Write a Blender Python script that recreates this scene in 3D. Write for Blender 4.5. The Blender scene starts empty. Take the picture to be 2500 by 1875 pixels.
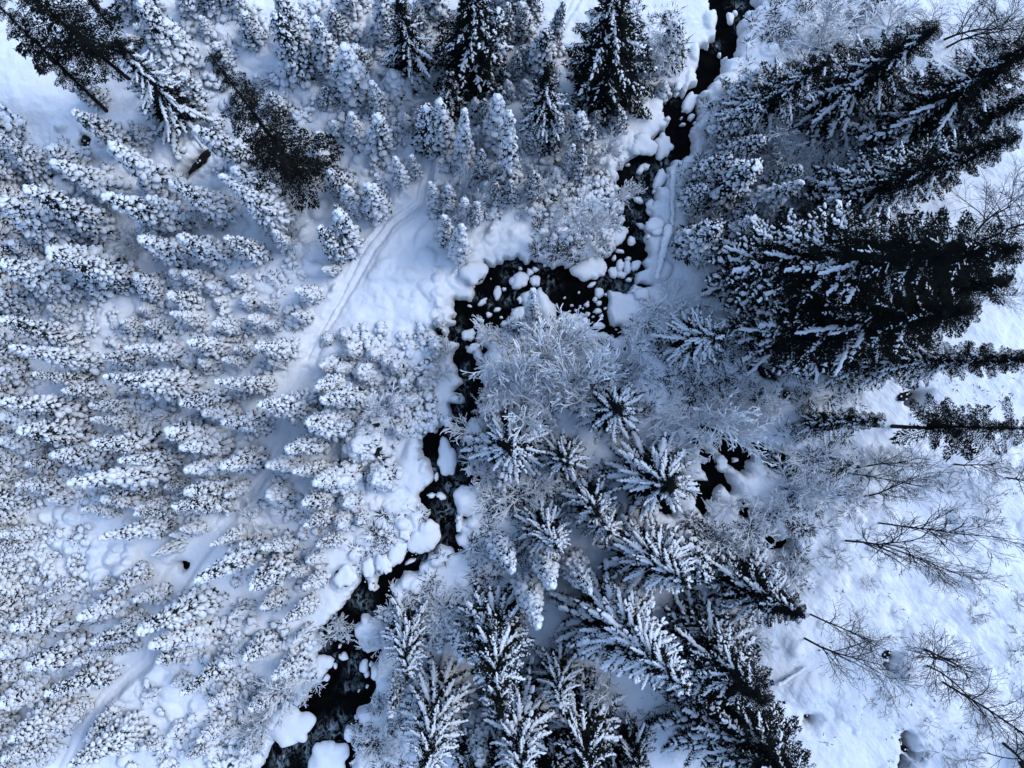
import bpy, math, random
import numpy as np
from mathutils import Vector, Matrix, Quaternion

# ------------------------------------------------------------------ camera, sky, sun, exposure
sc = bpy.context.scene
COL = sc.collection
H = 62.0                      # camera height above the stream bank, metres
HALF = 0.65                   # tangent of half the horizontal field of view
K = 2 * HALF * H / 2500.0     # metres on the ground per photograph pixel

cam_d = bpy.data.cameras.new('drone_camera')
cam_d.sensor_width = 36.0
cam_d.lens = 18.0 / HALF
cam_d.clip_start = 0.5
cam_d.clip_end = 5000.0
cam = bpy.data.objects.new('drone_camera', cam_d)
cam.location = (0, 0, H)
COL.objects.link(cam)
sc.camera = cam

SUN_AZ = math.radians(22.0)   # direction towards the sun, from +X towards +Y
SUN_EL = math.radians(48.0)
SKY_STRENGTH = 0.15
SUN_STRENGTH = 0.6
EXPOSURE = 1.6

w = bpy.data.worlds.new('World')
sc.world = w
w.use_nodes = True
nt = w.node_tree
bg = nt.nodes['Background']
sky = nt.nodes.new('ShaderNodeTexSky')
sky.sky_type = 'NISHITA'
sky.sun_disc = False
sky.sun_elevation = SUN_EL
sky.sun_rotation = math.pi / 2 - SUN_AZ
sky.altitude = 1200
sky.air_density = 1.0
sky.dust_density = 0.3
sky.ozone_density = 1.5
hsv = nt.nodes.new('ShaderNodeHueSaturation')     # thin high cloud washes the blue out
hsv.inputs['Saturation'].default_value = 0.92
hsv.inputs['Hue'].default_value = 0.497
nt.links.new(sky.outputs[0], hsv.inputs['Color'])
nt.links.new(hsv.outputs[0], bg.inputs[0])
bg.inputs[1].default_value = SKY_STRENGTH

sd = bpy.data.lights.new('sun', 'SUN')
sd.energy = SUN_STRENGTH
sd.angle = math.radians(30)
sd.color = (1.0, 0.985, 0.97)
sun = bpy.data.objects.new('sun', sd)
sdir = Vector((math.cos(SUN_AZ) * math.cos(SUN_EL), math.sin(SUN_AZ) * math.cos(SUN_EL), math.sin(SUN_EL)))
sun.rotation_euler = sdir.to_track_quat('Z', 'Y').to_euler()
sun.location = (0, 0, 120)
COL.objects.link(sun)

vs = sc.view_settings
vs.view_transform = 'Standard'
vs.look = 'None'
vs.exposure = EXPOSURE
vs.gamma = 1.0
vs.use_curve_mapping = False
sc.cycles.max_bounces = 6
sc.cycles.diffuse_bounces = 1
sc.cycles.glossy_bounces = 2
sc.cycles.use_adaptive_sampling = True

R = np.random.RandomState(7)
rnd = random.Random(11)

# ------------------------------------------------------------------ photograph coordinates
CROPS = {}
for _i, _ox in enumerate((0, 830, 1660)):
    for _j, _oy in enumerate((0, 620, 1245)):
        CROPS['TMB'[_j] + 'LCR'[_i]] = (_ox, _oy, 840 / 2212)
for _n, _ox, _oy in (('U1', 1420, 0), ('U2', 1380, 350), ('U3', 1040, 580), ('U4', 920, 900), ('U5', 780, 1200), ('U6', 600, 1500), ('U7', 1640, 980)):
    CROPS[_n] = (_ox, _oy, 500 / 2212)

def S(c, x, y):
    ox, oy, f = CROPS[c]
    return ox + x * f, oy + y * f

def W(sx, sy, z=0.0):
    """photograph pixel -> point of the scene at height z"""
    s = K * (H - z) / H
    return (sx - 1250) * s, -(sy - 937.5) * s

def CW(c, x, y):
    return W(*S(c, x, y))

# ------------------------------------------------------------------ noise
def _hash(ix, iy, seed):
    n = (ix.astype(np.int64) * 374761393 + iy.astype(np.int64) * 668265263 + seed * 1442695041) & 0xFFFFFFFF
    n = ((n ^ (n >> 13)) * 1274126177) & 0xFFFFFFFF
    n = n ^ (n >> 16)
    return (n & 0xFFFF) / 65535.0

def vnoise(x, y, seed=0):
    ix, iy = np.floor(x), np.floor(y)
    fx, fy = x - ix, y - iy
    fx = fx * fx * fx * (fx * (fx * 6 - 15) + 10)
    fy = fy * fy * fy * (fy * (fy * 6 - 15) + 10)
    a, b = _hash(ix, iy, seed), _hash(ix + 1, iy, seed)
    c, d = _hash(ix, iy + 1, seed), _hash(ix + 1, iy + 1, seed)
    return (a + (b - a) * fx) * (1 - fy) + (c + (d - c) * fx) * fy - 0.5

def fbm(x, y, seed=0, octv=4):
    s, a = 0, 1.0
    for o in range(octv):
        s = s + a * vnoise(x, y, seed + o * 17)
        x, y, a = x * 2.03 + 3.1, y * 2.03 - 1.7, a * 0.5
    return s

def sstep(a, b, x):
    t = np.clip((x - a) / (b - a), 0, 1)
    return t * t * (3 - 2 * t)

# ------------------------------------------------------------------ mesh helpers
def mesh_from(name, V, F, mats, fm=None, smooth=True):
    V = np.ascontiguousarray(V, dtype=np.float32)
    F = np.ascontiguousarray(F, dtype=np.int32)
    me = bpy.data.meshes.new(name)
    me.vertices.add(len(V))
    me.vertices.foreach_set('co', V.ravel())
    k = F.shape[1]
    me.loops.add(F.size)
    me.loops.foreach_set('vertex_index', F.ravel())
    me.polygons.add(len(F))
    me.polygons.foreach_set('loop_start', np.arange(0, F.size, k, dtype=np.int32))
    me.polygons.foreach_set('loop_total', np.full(len(F), k, dtype=np.int32))
    for m in mats:
        me.materials.append(m)
    if fm is not None:
        me.polygons.foreach_set('material_index', np.ascontiguousarray(fm, dtype=np.int32))
    me.update(calc_edges=True)
    me.polygons.foreach_set('use_smooth', np.full(len(F), bool(smooth)))
    return me

class Acc:
    """collects triangles"""
    def __init__(s):
        s.v, s.f, s.n = [], [], 0
    def add(s, v, f):
        s.v.append(np.asarray(v, dtype=np.float64)); s.f.append(np.asarray(f) + s.n); s.n += len(v)
    def mesh(s, name, mat, smooth=True):
        return mesh_from(name, np.concatenate(s.v), np.concatenate(s.f), [mat], smooth=smooth)

def ico(level):
    t = (1 + 5 ** .5) / 2
    v = [(-1, t, 0), (1, t, 0), (-1, -t, 0), (1, -t, 0), (0, -1, t), (0, 1, t), (0, -1, -t), (0, 1, -t), (t, 0, -1), (t, 0, 1), (-t, 0, -1), (-t, 0, 1)]
    f = [(0, 11, 5), (0, 5, 1), (0, 1, 7), (0, 7, 10), (0, 10, 11), (1, 5, 9), (5, 11, 4), (11, 10, 2), (10, 7, 6), (7, 1, 8), (3, 9, 4), (3, 4, 2), (3, 2, 6), (3, 6, 8), (3, 8, 9), (4, 9, 5), (2, 4, 11), (6, 2, 10), (8, 6, 7), (9, 8, 1)]
    v = [np.array(p) / np.linalg.norm(p) for p in v]
    for _ in range(level):
        mid, nf = {}, []
        def m(a, b):
            k = (min(a, b), max(a, b))
            if k not in mid:
                p = v[a] + v[b]; v.append(p / np.linalg.norm(p)); mid[k] = len(v) - 1
            return mid[k]
        for a, b, c in f:
            ab, bc, ca = m(a, b), m(b, c), m(c, a)
            nf += [(a, ab, ca), (b, bc, ab), (c, ca, bc), (ab, bc, ca)]
        f = nf
    return np.array(v), np.array(f)
ICO1, ICO2, ICO3, ICO4 = ico(1), ico(2), ico(3), ico(4)

def add_blobs(acc, C, RX, RY, RZ, yaw, pitch=None, rs=R, jit=0.13, tpl=ICO1):
    """C (n,3) centres; radii; yaw about z, pitch down along local x"""
    tv, tf = tpl
    n, m = len(C), len(tv)
    if n == 0:
        return
    P = np.repeat(tv[None], n, 0) * (1 + jit * rs.uniform(-1, 1, (n, m, 1)))
    P = P * np.stack([RX, RY, RZ], -1)[:, None, :]
    if pitch is not None:
        c, s = np.cos(pitch)[:, None], np.sin(pitch)[:, None]
        x, z = P[..., 0] * c + P[..., 2] * s, -P[..., 0] * s + P[..., 2] * c
        P = np.stack([x, P[..., 1], z], -1)
    c, s = np.cos(yaw)[:, None], np.sin(yaw)[:, None]
    x, y = P[..., 0] * c - P[..., 1] * s, P[..., 0] * s + P[..., 1] * c
    P = np.stack([x, y, P[..., 2]], -1) + np.asarray(C)[:, None, :]
    F = tf[None] + (np.arange(n) * m)[:, None, None]
    acc.add(P.reshape(-1, 3), F.reshape(-1, 3))

def add_tube(acc, pts, radii, sides=4):
    pts = [np.asarray(p, float) for p in pts]
    n = len(pts)
    V = []
    for i in range(n):
        d = pts[min(i + 1, n - 1)] - pts[max(i - 1, 0)]
        d = d / (np.linalg.norm(d) + 1e-9)
        a = np.cross(d, (0.31, 0.17, 0.93)); la = np.linalg.norm(a)
        a = a / la if la > 1e-3 else np.array((1., 0, 0))
        b = np.cross(d, a)
        for k in range(sides):
            t = 2 * math.pi * k / sides
            V.append(pts[i] + radii[i] * (a * math.cos(t) + b * math.sin(t)))
    F = []
    for i in range(n - 1):
        for k in range(sides):
            p, q = i * sides + k, i * sides + (k + 1) % sides
            F += [(p, q, q + sides), (p, q + sides, p + sides)]
    for k in range(1, sides - 1):
        F += [(0, k + 1, k), ((n - 1) * sides, (n - 1) * sides + k, (n - 1) * sides + k + 1)]
    acc.add(V, F)

# ------------------------------------------------------------------ materials
def mat(name, col, rough=0.7, spec=0.3, var=0.0, vscale=1.5, bump=0.0, bscale=8.0, bdist=0.02, col2=None):
    m = bpy.data.materials.new(name)
    m.use_nodes = True
    t = m.node_tree
    b = t.nodes['Principled BSDF']
    b.inputs['Base Color'].default_value = (*col, 1)
    b.inputs['Roughness'].default_value = rough
    b.inputs['Specular IOR Level'].default_value = spec
    tc = t.nodes.new('ShaderNodeTexCoord')
    if col2 is not None:
        n = t.nodes.new('ShaderNodeTexNoise'); n.inputs['Scale'].default_value = vscale; n.inputs['Detail'].default_value = 5
        t.links.new(tc.outputs['Object'], n.inputs['Vector'])
        r = t.nodes.new('ShaderNodeValToRGB')
        r.color_ramp.elements[0].position = 0.35; r.color_ramp.elements[0].color = (*col, 1)
        r.color_ramp.elements[1].position = 0.65; r.color_ramp.elements[1].color = (*col2, 1)
        t.links.new(n.outputs['Fac'], r.inputs['Fac'])
        t.links.new(r.outputs['Color'], b.inputs['Base Color'])
    if bump:
        n2 = t.nodes.new('ShaderNodeTexNoise'); n2.inputs['Scale'].default_value = bscale; n2.inputs['Detail'].default_value = 6
        n2.inputs['Roughness'].default_value = 0.6
        t.links.new(tc.outputs['Object'], n2.inputs['Vector'])
        bp = t.nodes.new('ShaderNodeBump'); bp.inputs['Strength'].default_value = bump; bp.inputs['Distance'].default_value = bdist
        t.links.new(n2.outputs['Fac'], bp.inputs['Height'])
        t.links.new(bp.outputs['Normal'], b.inputs['Normal'])
    return m

SNOW = (0.80, 0.82, 0.85)
M_snow = mat('snow_clump', SNOW, 0.75, 0.2, bump=0.6, bscale=9, bdist=0.05, col2=(0.74, 0.77, 0.81), vscale=3)
M_cap = mat('snow_cap', SNOW, 0.7, 0.2, bump=0.5, bscale=3.0, bdist=0.06, col2=(0.77, 0.80, 0.83), vscale=2)
M_frost = mat('frost_rime', (0.88, 0.90, 0.92), 0.8, 0.2, col2=(0.74, 0.77, 0.80), vscale=2.5)
def rime_on_top(m, wood=(0.028, 0.029, 0.033)):
    t = m.node_tree; b = t.nodes['Principled BSDF']
    src = b.inputs['Base Color'].links[0].from_socket
    ge = t.nodes.new('ShaderNodeNewGeometry'); sp = t.nodes.new('ShaderNodeSeparateXYZ')
    t.links.new(ge.outputs['True Normal'], sp.inputs[0])
    mr = t.nodes.new('ShaderNodeMapRange'); mr.inputs['From Min'].default_value = -0.35; mr.inputs['From Max'].default_value = 0.1
    t.links.new(sp.outputs['Z'], mr.inputs['Value'])
    mx = t.nodes.new('ShaderNodeMix'); mx.data_type = 'RGBA'
    mx.inputs['A'].default_value = (*wood, 1)
    t.links.new(mr.outputs[0], mx.inputs['Factor']); t.links.new(src, mx.inputs['B'])
    t.links.new(mx.outputs['Result'], b.inputs['Base Color'])
rime_on_top(M_frost)
M_needle = mat('spruce_needles', (0.008, 0.010, 0.010), 0.9, 0.08, col2=(0.020, 0.023, 0.023), vscale=2.0)
M_needle_d = mat('dark_spruce_needles', (0.004, 0.005, 0.005), 0.9, 0.05, col2=(0.011, 0.012, 0.011), vscale=1.2)
M_needle_b = mat('brown_spruce_needles', (0.005, 0.0045, 0.004), 0.9, 0.05, col2=(0.015, 0.012, 0.009), vscale=1.4)
M_bark = mat('spruce_bark', (0.010, 0.009, 0.009), 0.9, 0.1, col2=(0.03, 0.026, 0.024), vscale=5)
M_twig = mat('bare_bark', (0.010, 0.009, 0.010), 0.9, 0.1, col2=(0.028, 0.024, 0.024), vscale=3)
M_log = mat('weathered_log', (0.02, 0.019, 0.02), 0.9, 0.1, col2=(0.06, 0.055, 0.055), vscale=6)
M_rock = mat('wet_rock', (0.004, 0.004, 0.0045), 0.7, 0.1, bump=0.8, bscale=4, col2=(0.016, 0.014, 0.013), vscale=3)

# ground snow: fine grain, wind crust on the open slope
M_ground = bpy.data.materials.new('ground_snow'); M_ground.use_nodes = True
t = M_ground.node_tree; b = t.nodes['Principled BSDF']
b.inputs['Roughness'].default_value = 0.7; b.inputs['Specular IOR Level'].default_value = 0.2
tc = t.nodes.new('ShaderNodeTexCoord')
n1 = t.nodes.new('ShaderNodeTexNoise'); n1.inputs['Scale'].default_value = 0.5; n1.inputs['Detail'].default_value = 6
t.links.new(tc.outputs['Object'], n1.inputs['Vector'])
rp = t.nodes.new('ShaderNodeValToRGB')
rp.color_ramp.elements[0].position = 0.3; rp.color_ramp.elements[0].color = (0.76, 0.79, 0.83, 1)
rp.color_ramp.elements[1].position = 0.7; rp.color_ramp.elements[1].color = (0.82, 0.84, 0.87, 1)
t.links.new(n1.outputs['Fac'], rp.inputs['Fac'])
nw_ = t.nodes.new('ShaderNodeTexNoise'); nw_.inputs['Scale'].default_value = 0.25; nw_.inputs['Detail'].default_value = 6
t.links.new(tc.outputs['Object'], nw_.inputs['Vector'])
rw = t.nodes.new('ShaderNodeValToRGB')
rw.color_ramp.elements[0].position = 0.5; rw.color_ramp.elements[0].color = (0.04, 0.045, 0.05, 1)
rw.color_ramp.elements[1].position = 0.7; rw.color_ramp.elements[1].color = (0.6, 0.62, 0.65, 1)
t.links.new(nw_.outputs['Fac'], rw.inputs['Fac'])
aw = t.nodes.new('ShaderNodeAttribute'); aw.attribute_name = 'wooded'
mw = t.nodes.new('ShaderNodeMix'); mw.data_type = 'RGBA'
t.links.new(aw.outputs['Fac'], mw.inputs['Factor']); t.links.new(rp.outputs['Color'], mw.inputs['A']); t.links.new(rw.outputs['Color'], mw.inputs['B'])
t.links.new(mw.outputs['Result'], b.inputs['Base Color'])
n2 = t.nodes.new('ShaderNodeTexNoise'); n2.inputs['Scale'].default_value = 2.2; n2.inputs['Detail'].default_value = 8; n2.inputs['Roughness'].default_value = 0.6
t.links.new(tc.outputs['Object'], n2.inputs['Vector'])
mp = t.nodes.new('ShaderNodeMapping'); mp.vector_type = 'TEXTURE'; mp.inputs['Rotation'].default_value = (0, 0, math.radians(-52)); mp.inputs['Scale'].default_value = (1.5, 0.42, 1)
t.links.new(tc.outputs['Object'], mp.inputs['Vector'])
n3 = t.nodes.new('ShaderNodeTexNoise'); n3.inputs['Scale'].default_value = 1.0; n3.inputs['Detail'].default_value = 7; n3.inputs['Roughness'].default_value = 0.65
t.links.new(mp.outputs['Vector'], n3.inputs['Vector'])
at = t.nodes.new('ShaderNodeAttribute'); at.attribute_name = 'crust'
mu = t.nodes.new('ShaderNodeMath'); mu.operation = 'MULTIPLY'
t.links.new(n3.outputs['Fac'], mu.inputs[0]); t.links.new(at.outputs['Fac'], mu.inputs[1])
m3 = t.nodes.new('ShaderNodeMath'); m3.operation = 'MULTIPLY'; m3.inputs[1].default_value = 0.45; t.links.new(mu.outputs[0], m3.inputs[0]); mu = m3
ad = t.nodes.new('ShaderNodeMath'); ad.operation = 'MULTIPLY_ADD'; ad.inputs[1].default_value = 0.30
t.links.new(n2.outputs['Fac'], ad.inputs[0]); t.links.new(mu.outputs[0], ad.inputs[2])
bp = t.nodes.new('ShaderNodeBump'); bp.inputs['Strength'].default_value = 1.0; bp.inputs['Distance'].default_value = 0.3
t.links.new(ad.outputs[0], bp.inputs['Height']); t.links.new(bp.outputs['Normal'], b.inputs['Normal'])

# water: black, slightly rippled, foam where the 'foam' attribute says the current breaks
M_water = bpy.data.materials.new('stream_water'); M_water.use_nodes = True
t = M_water.node_tree; b = t.nodes['Principled BSDF']
b.inputs['IOR'].default_value = 1.33
tc = t.nodes.new('ShaderNodeTexCoord')
nb = t.nodes.new('ShaderNodeTexNoise'); nb.inputs['Scale'].default_value = 1.1; nb.inputs['Detail'].default_value = 4
t.links.new(tc.outputs['Object'], nb.inputs['Vector'])
rb = t.nodes.new('ShaderNodeValToRGB')
rb.color_ramp.elements[0].position = 0.4; rb.color_ramp.elements[0].color = (0.0006, 0.0007, 0.0010, 1)
rb.color_ramp.elements[1].position = 0.75; rb.color_ramp.elements[1].color = (0.004, 0.0035, 0.003, 1)
t.links.new(nb.outputs['Fac'], rb.inputs['Fac'])
mpw = t.nodes.new('ShaderNodeMapping'); mpw.inputs['Scale'].default_value = (1.6, 1.0, 1)
t.links.new(tc.outputs['Object'], mpw.inputs['Vector'])
nf = t.nodes.new('ShaderNodeTexNoise'); nf.inputs['Scale'].default_value = 1.3; nf.inputs['Detail'].default_value = 9; nf.inputs['Roughness'].default_value = 0.68; nf.inputs['Distortion'].default_value = 1.2
t.links.new(mpw.outputs['Vector'], nf.inputs['Vector'])
at = t.nodes.new('ShaderNodeAttribute'); at.attribute_name = 'foam'
m1 = t.nodes.new('ShaderNodeMath'); m1.operation = 'MULTIPLY_ADD'; m1.inputs[1].default_value = 4.2; m1.inputs[2].default_value = -1.98
t.links.new(nf.outputs['Fac'], m1.inputs[0])
m2 = t.nodes.new('ShaderNodeMath'); m2.operation = 'MULTIPLY'; m2.use_clamp = True
t.links.new(m1.outputs[0], m2.inputs[0]); t.links.new(at.outputs['Fac'], m2.inputs[1])
mx = t.nodes.new('ShaderNodeMix'); mx.data_type = 'RGBA'
t.links.new(m2.outputs[0], mx.inputs['Factor']); t.links.new(rb.outputs['Color'], mx.inputs['A'])
mx.inputs['B'].default_value = (0.36, 0.44, 0.50, 1)
t.links.new(mx.outputs['Result'], b.inputs['Base Color'])
b.inputs['Roughness'].default_value = 0.12
b.inputs['Specular IOR Level'].default_value = 0.04
bw = t.nodes.new('ShaderNodeBump'); bw.inputs['Strength'].default_value = 0.35; bw.inputs['Distance'].default_value = 0.05
nw = t.nodes.new('ShaderNodeTexNoise'); nw.inputs['Scale'].default_value = 3.5; nw.inputs['Detail'].default_value = 5
t.links.new(tc.outputs['Object'], nw.inputs['Vector'])
t.links.new(nw.outputs['Fac'], bw.inputs['Height']); t.links.new(bw.outputs['Normal'], b.inputs['Normal'])

# ------------------------------------------------------------------ registry, labels come at the end
THINGS = []
def empty(name, loc):
    o = bpy.data.objects.new(name, None)
    o.empty_display_size = 0.3
    o.location = loc
    COL.objects.link(o)
    return o
def part(name, me, parent, **k):
    o = bpy.data.objects.new(name, me)
    COL.objects.link(o)
    o.parent = parent
    return o
def reg(o, cat, group, desc, sx, sy, label=None):
    o['category'] = cat
    if group: o['group'] = group
    THINGS.append(dict(o=o, desc=desc, sx=sx, sy=sy, label=label))
    return o

# ================================================================== THE SETTING
def pts(c, *xy):
    return [S(c, x, y) for x, y in xy]

LEFT = (pts('U1', (1400, -300), (1385, 0), (1400, 90), (1455, 100), (1465, 220), (1450, 380), (1370, 400), (1365, 460), (1275, 500), (1270, 600), (1295, 640), (1240, 740), (1250, 870), (1140, 940), (1110, 1000), (1080, 930), (1010, 930), (990, 890), (930, 880), (840, 950), (870, 1020), (890, 1090), (885, 1170), (850, 1210), (900, 1190), (880, 1280), (955, 1280), (910, 1330), (900, 1380), (850, 1400), (760, 1500), (640, 1620))
        + pts('U2', (690, 140), (640, 190), (620, 240), (540, 270), (580, 330), (560, 400), (510, 425), (460, 390), (500, 430), (580, 490), (590, 560), (635, 640), (620, 720), (570, 740), (470, 790), (500, 850), (580, 885), (530, 930), (520, 1030), (530, 1090), (490, 1180), (440, 1210), (350, 1200), (200, 1230), (60, 1330), (0, 1330))
        + pts('U3', (1500, 280), (1490, 260), (1420, 270), (1330, 290), (1180, 230), (1150, 190), (1120, 255), (1080, 265), (1030, 210), (1000, 150), (950, 190), (890, 190), (830, 215), (825, 260), (790, 270), (745, 235), (740, 275), (700, 265), (630, 245), (640, 370), (560, 460), (500, 510), (505, 600), (470, 655), (400, 640), (340, 640), (280, 640), (260, 740), (290, 810), (250, 880), (285, 910), (220, 940), (190, 1030), (130, 975), (90, 980), (130, 1060), (200, 1100), (230, 1120), (330, 1150), (310, 1180), (240, 1310), (220, 1390), (300, 1380), (350, 1480), (360, 1550), (310, 1600))
        + pts('U4', (820, 200), (790, 270), (900, 290), (905, 350), (780, 380), (795, 450), (775, 510), (810, 540), (770, 620), (700, 620), (650, 660), (620, 690), (580, 680), (530, 710), (480, 750), (470, 850), (460, 980), (530, 1000), (555, 1110), (605, 1170), (600, 1200), (520, 1260), (440, 1340), (420, 1420), (430, 1510))
        + pts('U5', (1040, 130), (1100, 180), (1195, 220), (1150, 330), (1150, 480), (1100, 600), (960, 640), (870, 700), (760, 820), (680, 900), (600, 940), (585, 990), (600, 1070), (530, 1080), (530, 960), (490, 950), (450, 910), (400, 1000), (330, 1110), (260, 1190), (210, 1280))
        + pts('U6', (900, 60), (800, 150), (720, 210), (740, 260), (780, 300), (760, 380), (730, 450), (760, 560), (840, 620), (830, 670), (780, 750), (690, 820), (630, 920), (560, 960), (560, 1000), (470, 1050), (400, 1090), (260, 1300), (240, 1450), (200, 1550), (130, 1640), (60, 1900)))
RIGHT = (pts('U6', (1180, 1900), (1170, 1659), (1190, 1600), (1150, 1450), (1130, 1400), (1070, 1350), (1080, 1270), (1170, 1270), (1215, 1200), (1210, 1160), (1170, 1100), (1280, 1030), (1340, 1000), (1350, 930), (1400, 850), (1410, 770), (1360, 690), (1360, 600), (1415, 580), (1430, 480), (1445, 410), (1350, 430), (1260, 370), (1225, 280), (1180, 200), (1250, 60))
         + pts('U5', (600, 1400), (700, 1330), (850, 1300), (850, 1220), (790, 1130), (760, 1050), (850, 980), (900, 900), (1050, 880), (1080, 800), (1180, 720), (1290, 620), (1400, 640), (1450, 720), (1600, 680), (1480, 500), (1500, 440), (1475, 350), (1480, 280), (1530, 260), (1545, 340), (1610, 280), (1700, 220), (1700, 120), (1750, 60))
         + pts('U4', (1100, 1370), (1140, 1350), (1140, 1210), (1070, 1110), (1090, 1030), (1090, 990), (990, 960), (980, 860), (945, 740), (950, 650), (1010, 560), (1130, 560), (1080, 390), (1140, 370), (1110, 290), (1150, 260), (1140, 80))
         + pts('U3', (610, 1659), (600, 1560), (600, 1480), (560, 1400), (530, 1340), (520, 1240), (450, 1220), (450, 1190), (560, 1140), (590, 1210), (610, 1280), (680, 1200), (640, 1150), (560, 1100), (560, 1010), (600, 980), (730, 980), (830, 960), (800, 930), (870, 880), (910, 840), (920, 750), (1050, 740), (1040, 690), (1050, 600), (1110, 550), (1240, 530), (1340, 650), (1380, 720), (1420, 860), (1490, 790), (1620, 830), (1740, 870), (1770, 990), (1820, 1000), (1980, 1050), (2080, 1100), (2180, 1000), (2170, 960), (2010, 930), (1990, 850), (1990, 720), (2000, 650), (2010, 590), (2180, 590))
         + pts('U2', (780, 1530), (870, 1560), (950, 1520), (800, 1480), (790, 1400), (900, 1340), (830, 1270), (920, 1230), (900, 1120), (890, 1030), (880, 1000), (930, 960), (880, 900), (960, 800), (960, 750), (920, 690), (1000, 600), (1010, 480), (1110, 460), (1110, 340), (1140, 320), (1140, 250), (1190, 170), (1270, 170), (1370, 100))
         + pts('U1', (1200, 1500), (1180, 1420), (1280, 1270), (1280, 1150), (1300, 1000), (1420, 930), (1410, 900), (1480, 860), (1480, 810), (1540, 790), (1560, 740), (1545, 600), (1580, 590), (1600, 640), (1700, 620), (1690, 500), (1740, 450), (1750, 350), (1740, 230), (1830, 170), (1880, 100), (1940, 40), (1880, -50), (1860, -300)))
POLYS = [LEFT + RIGHT,
         pts('U7', (170, 320), (260, 370), (330, 480), (390, 580), (450, 600), (520, 770), (590, 800), (660, 930), (640, 970), (560, 910), (480, 920), (440, 1000), (470, 1060), (340, 1060), (400, 1200), (370, 1230), (310, 1150), (290, 1040), (200, 920), (250, 860), (330, 910), (440, 880), (370, 720), (340, 620), (320, 520), (210, 400)),
         pts('U7', (350, 290), (520, 320), (700, 430), (850, 560), (870, 620), (780, 640), (830, 750), (760, 740), (640, 690), (560, 600), (520, 520), (460, 430), (400, 380)),
         pts('U7', (900, 460), (1000, 480), (1100, 560), (1300, 580), (1380, 720), (1370, 790), (1250, 800), (1150, 720), (1000, 640), (960, 540)),
         pts('U7', (730, 1080), (870, 1170), (850, 1240), (760, 1220)),
         pts('U7', (1050, 1390), (1090, 1420), (1150, 1520), (1250, 1510), (1240, 1600), (1100, 1620), (1020, 1540)),
         pts('TL', (1360, 945), (1372, 980), (1320, 1030), (1265, 1085), (1205, 1140), (1185, 1130), (1225, 1060), (1290, 990)),
         pts('TL', (530, 870), (580, 900), (575, 950), (525, 930)),
         pts('BL', (1135, 352), (1165, 345), (1196, 358), (1188, 378), (1160, 392), (1138, 378)),
         pts('BR', (1300, 905), (1340, 900), (1345, 935), (1310, 955)), pts('BR', (1285, 960), (1308, 965), (1300, 985)),
         pts('BR', (785, 1300), (835, 1310), (800, 1350), (785, 1340)),
         pts('BR', (1390, 1390), (1425, 1395), (1420, 1460), (1425, 1510), (1400, 1510), (1385, 1490), (1405, 1460)),
         pts('BR', (1420, 1520), (1465, 1525), (1460, 1550), (1430, 1545)),
         pts('BR', (1375, 1530), (1410, 1560), (1415, 1620), (1395, 1655), (1365, 1620), (1380, 1580)),
         pts('MR', (490, 690), (540, 740), (610, 760), (620, 790), (560, 790), (500, 740)),
         pts('MR', (670, 880), (710, 890), (700, 930), (665, 915)), pts('MR', (1400, 900), (1490, 890), (1480, 920), (1440, 965), (1410, 950)),
         pts('BC', (2080, -60), (2180, -10), (2150, 50), (2060, 20)),
         ]
POLYS = [np.array([W(x, y) for x, y in p]) for p in POLYS]

TRAIL = [W(x, y) for x, y in (S('TC', 580, 700), S('TC', 560, 1000), S('TC', 500, 1290), S('TC', 330, 1420), S('TC', 190, 1600), S('MC', 40, 250), S('ML', 2090, 480), S('ML', 1960, 760), S('ML', 1840, 950), S('ML', 1790, 1180), S('ML', 1720, 1350), S('ML', 1600, 1500), S('BL', 1420, 60), S('BL', 1260, 280), S('BL', 1110, 500), S('BL', 930, 950), S('BL', 650, 1190), S('BL', 500, 1420), S('BL', 390, 1680))]
TRAIL2 = [W(x, y) for x, y in (S('TC', 1560, -100), S('TC', 1480, 60), S('TC', 1420, 160), S('TC', 1220, 300), S('TC', 1050, 520))]

def seg_dist(X, Y, P, closed):
    n = len(P)
    D = np.full(X.shape, 1e9)
    for i in range(n if closed else n - 1):
        a, b_ = P[i], P[(i + 1) % n]
        dx, dy = b_[0] - a[0], b_[1] - a[1]
        l2 = dx * dx + dy * dy + 1e-12
        t_ = np.clip(((X - a[0]) * dx + (Y - a[1]) * dy) / l2, 0, 1)
        D = np.minimum(D, (X - a[0] - t_ * dx) ** 2 + (Y - a[1] - t_ * dy) ** 2)
    return np.sqrt(D)

def inside(X, Y, P):
    r = np.zeros(X.shape, bool)
    n = len(P)
    for i in range(n):
        x1, y1 = P[i]; x2, y2 = P[(i + 1) % n]
        if y1 == y2: continue
        c = ((y1 > Y) != (y2 > Y)) & (X < (x2 - x1) * (Y - y1) / (y2 - y1) + x1)
        r ^= c
    return r

def water_sdf(X, Y):
    """distance to open water, negative in it"""
    D = np.full(X.shape, 50.0)
    for k, P in enumerate(POLYS):
        lo, hi = P.min(0) - 2.5, P.max(0) + 2.5
        m = (X > lo[0]) & (X < hi[0]) & (Y > lo[1]) & (Y < hi[1])
        if not m.any(): continue
        x, y = X[m], Y[m]
        d = seg_dist(x, y, P, True)
        d[inside(x, y, P)] *= -1
        if k: d = d - (.22 if k < 6 else .06)
        D[m] = np.minimum(D[m], d)
    return D

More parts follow.
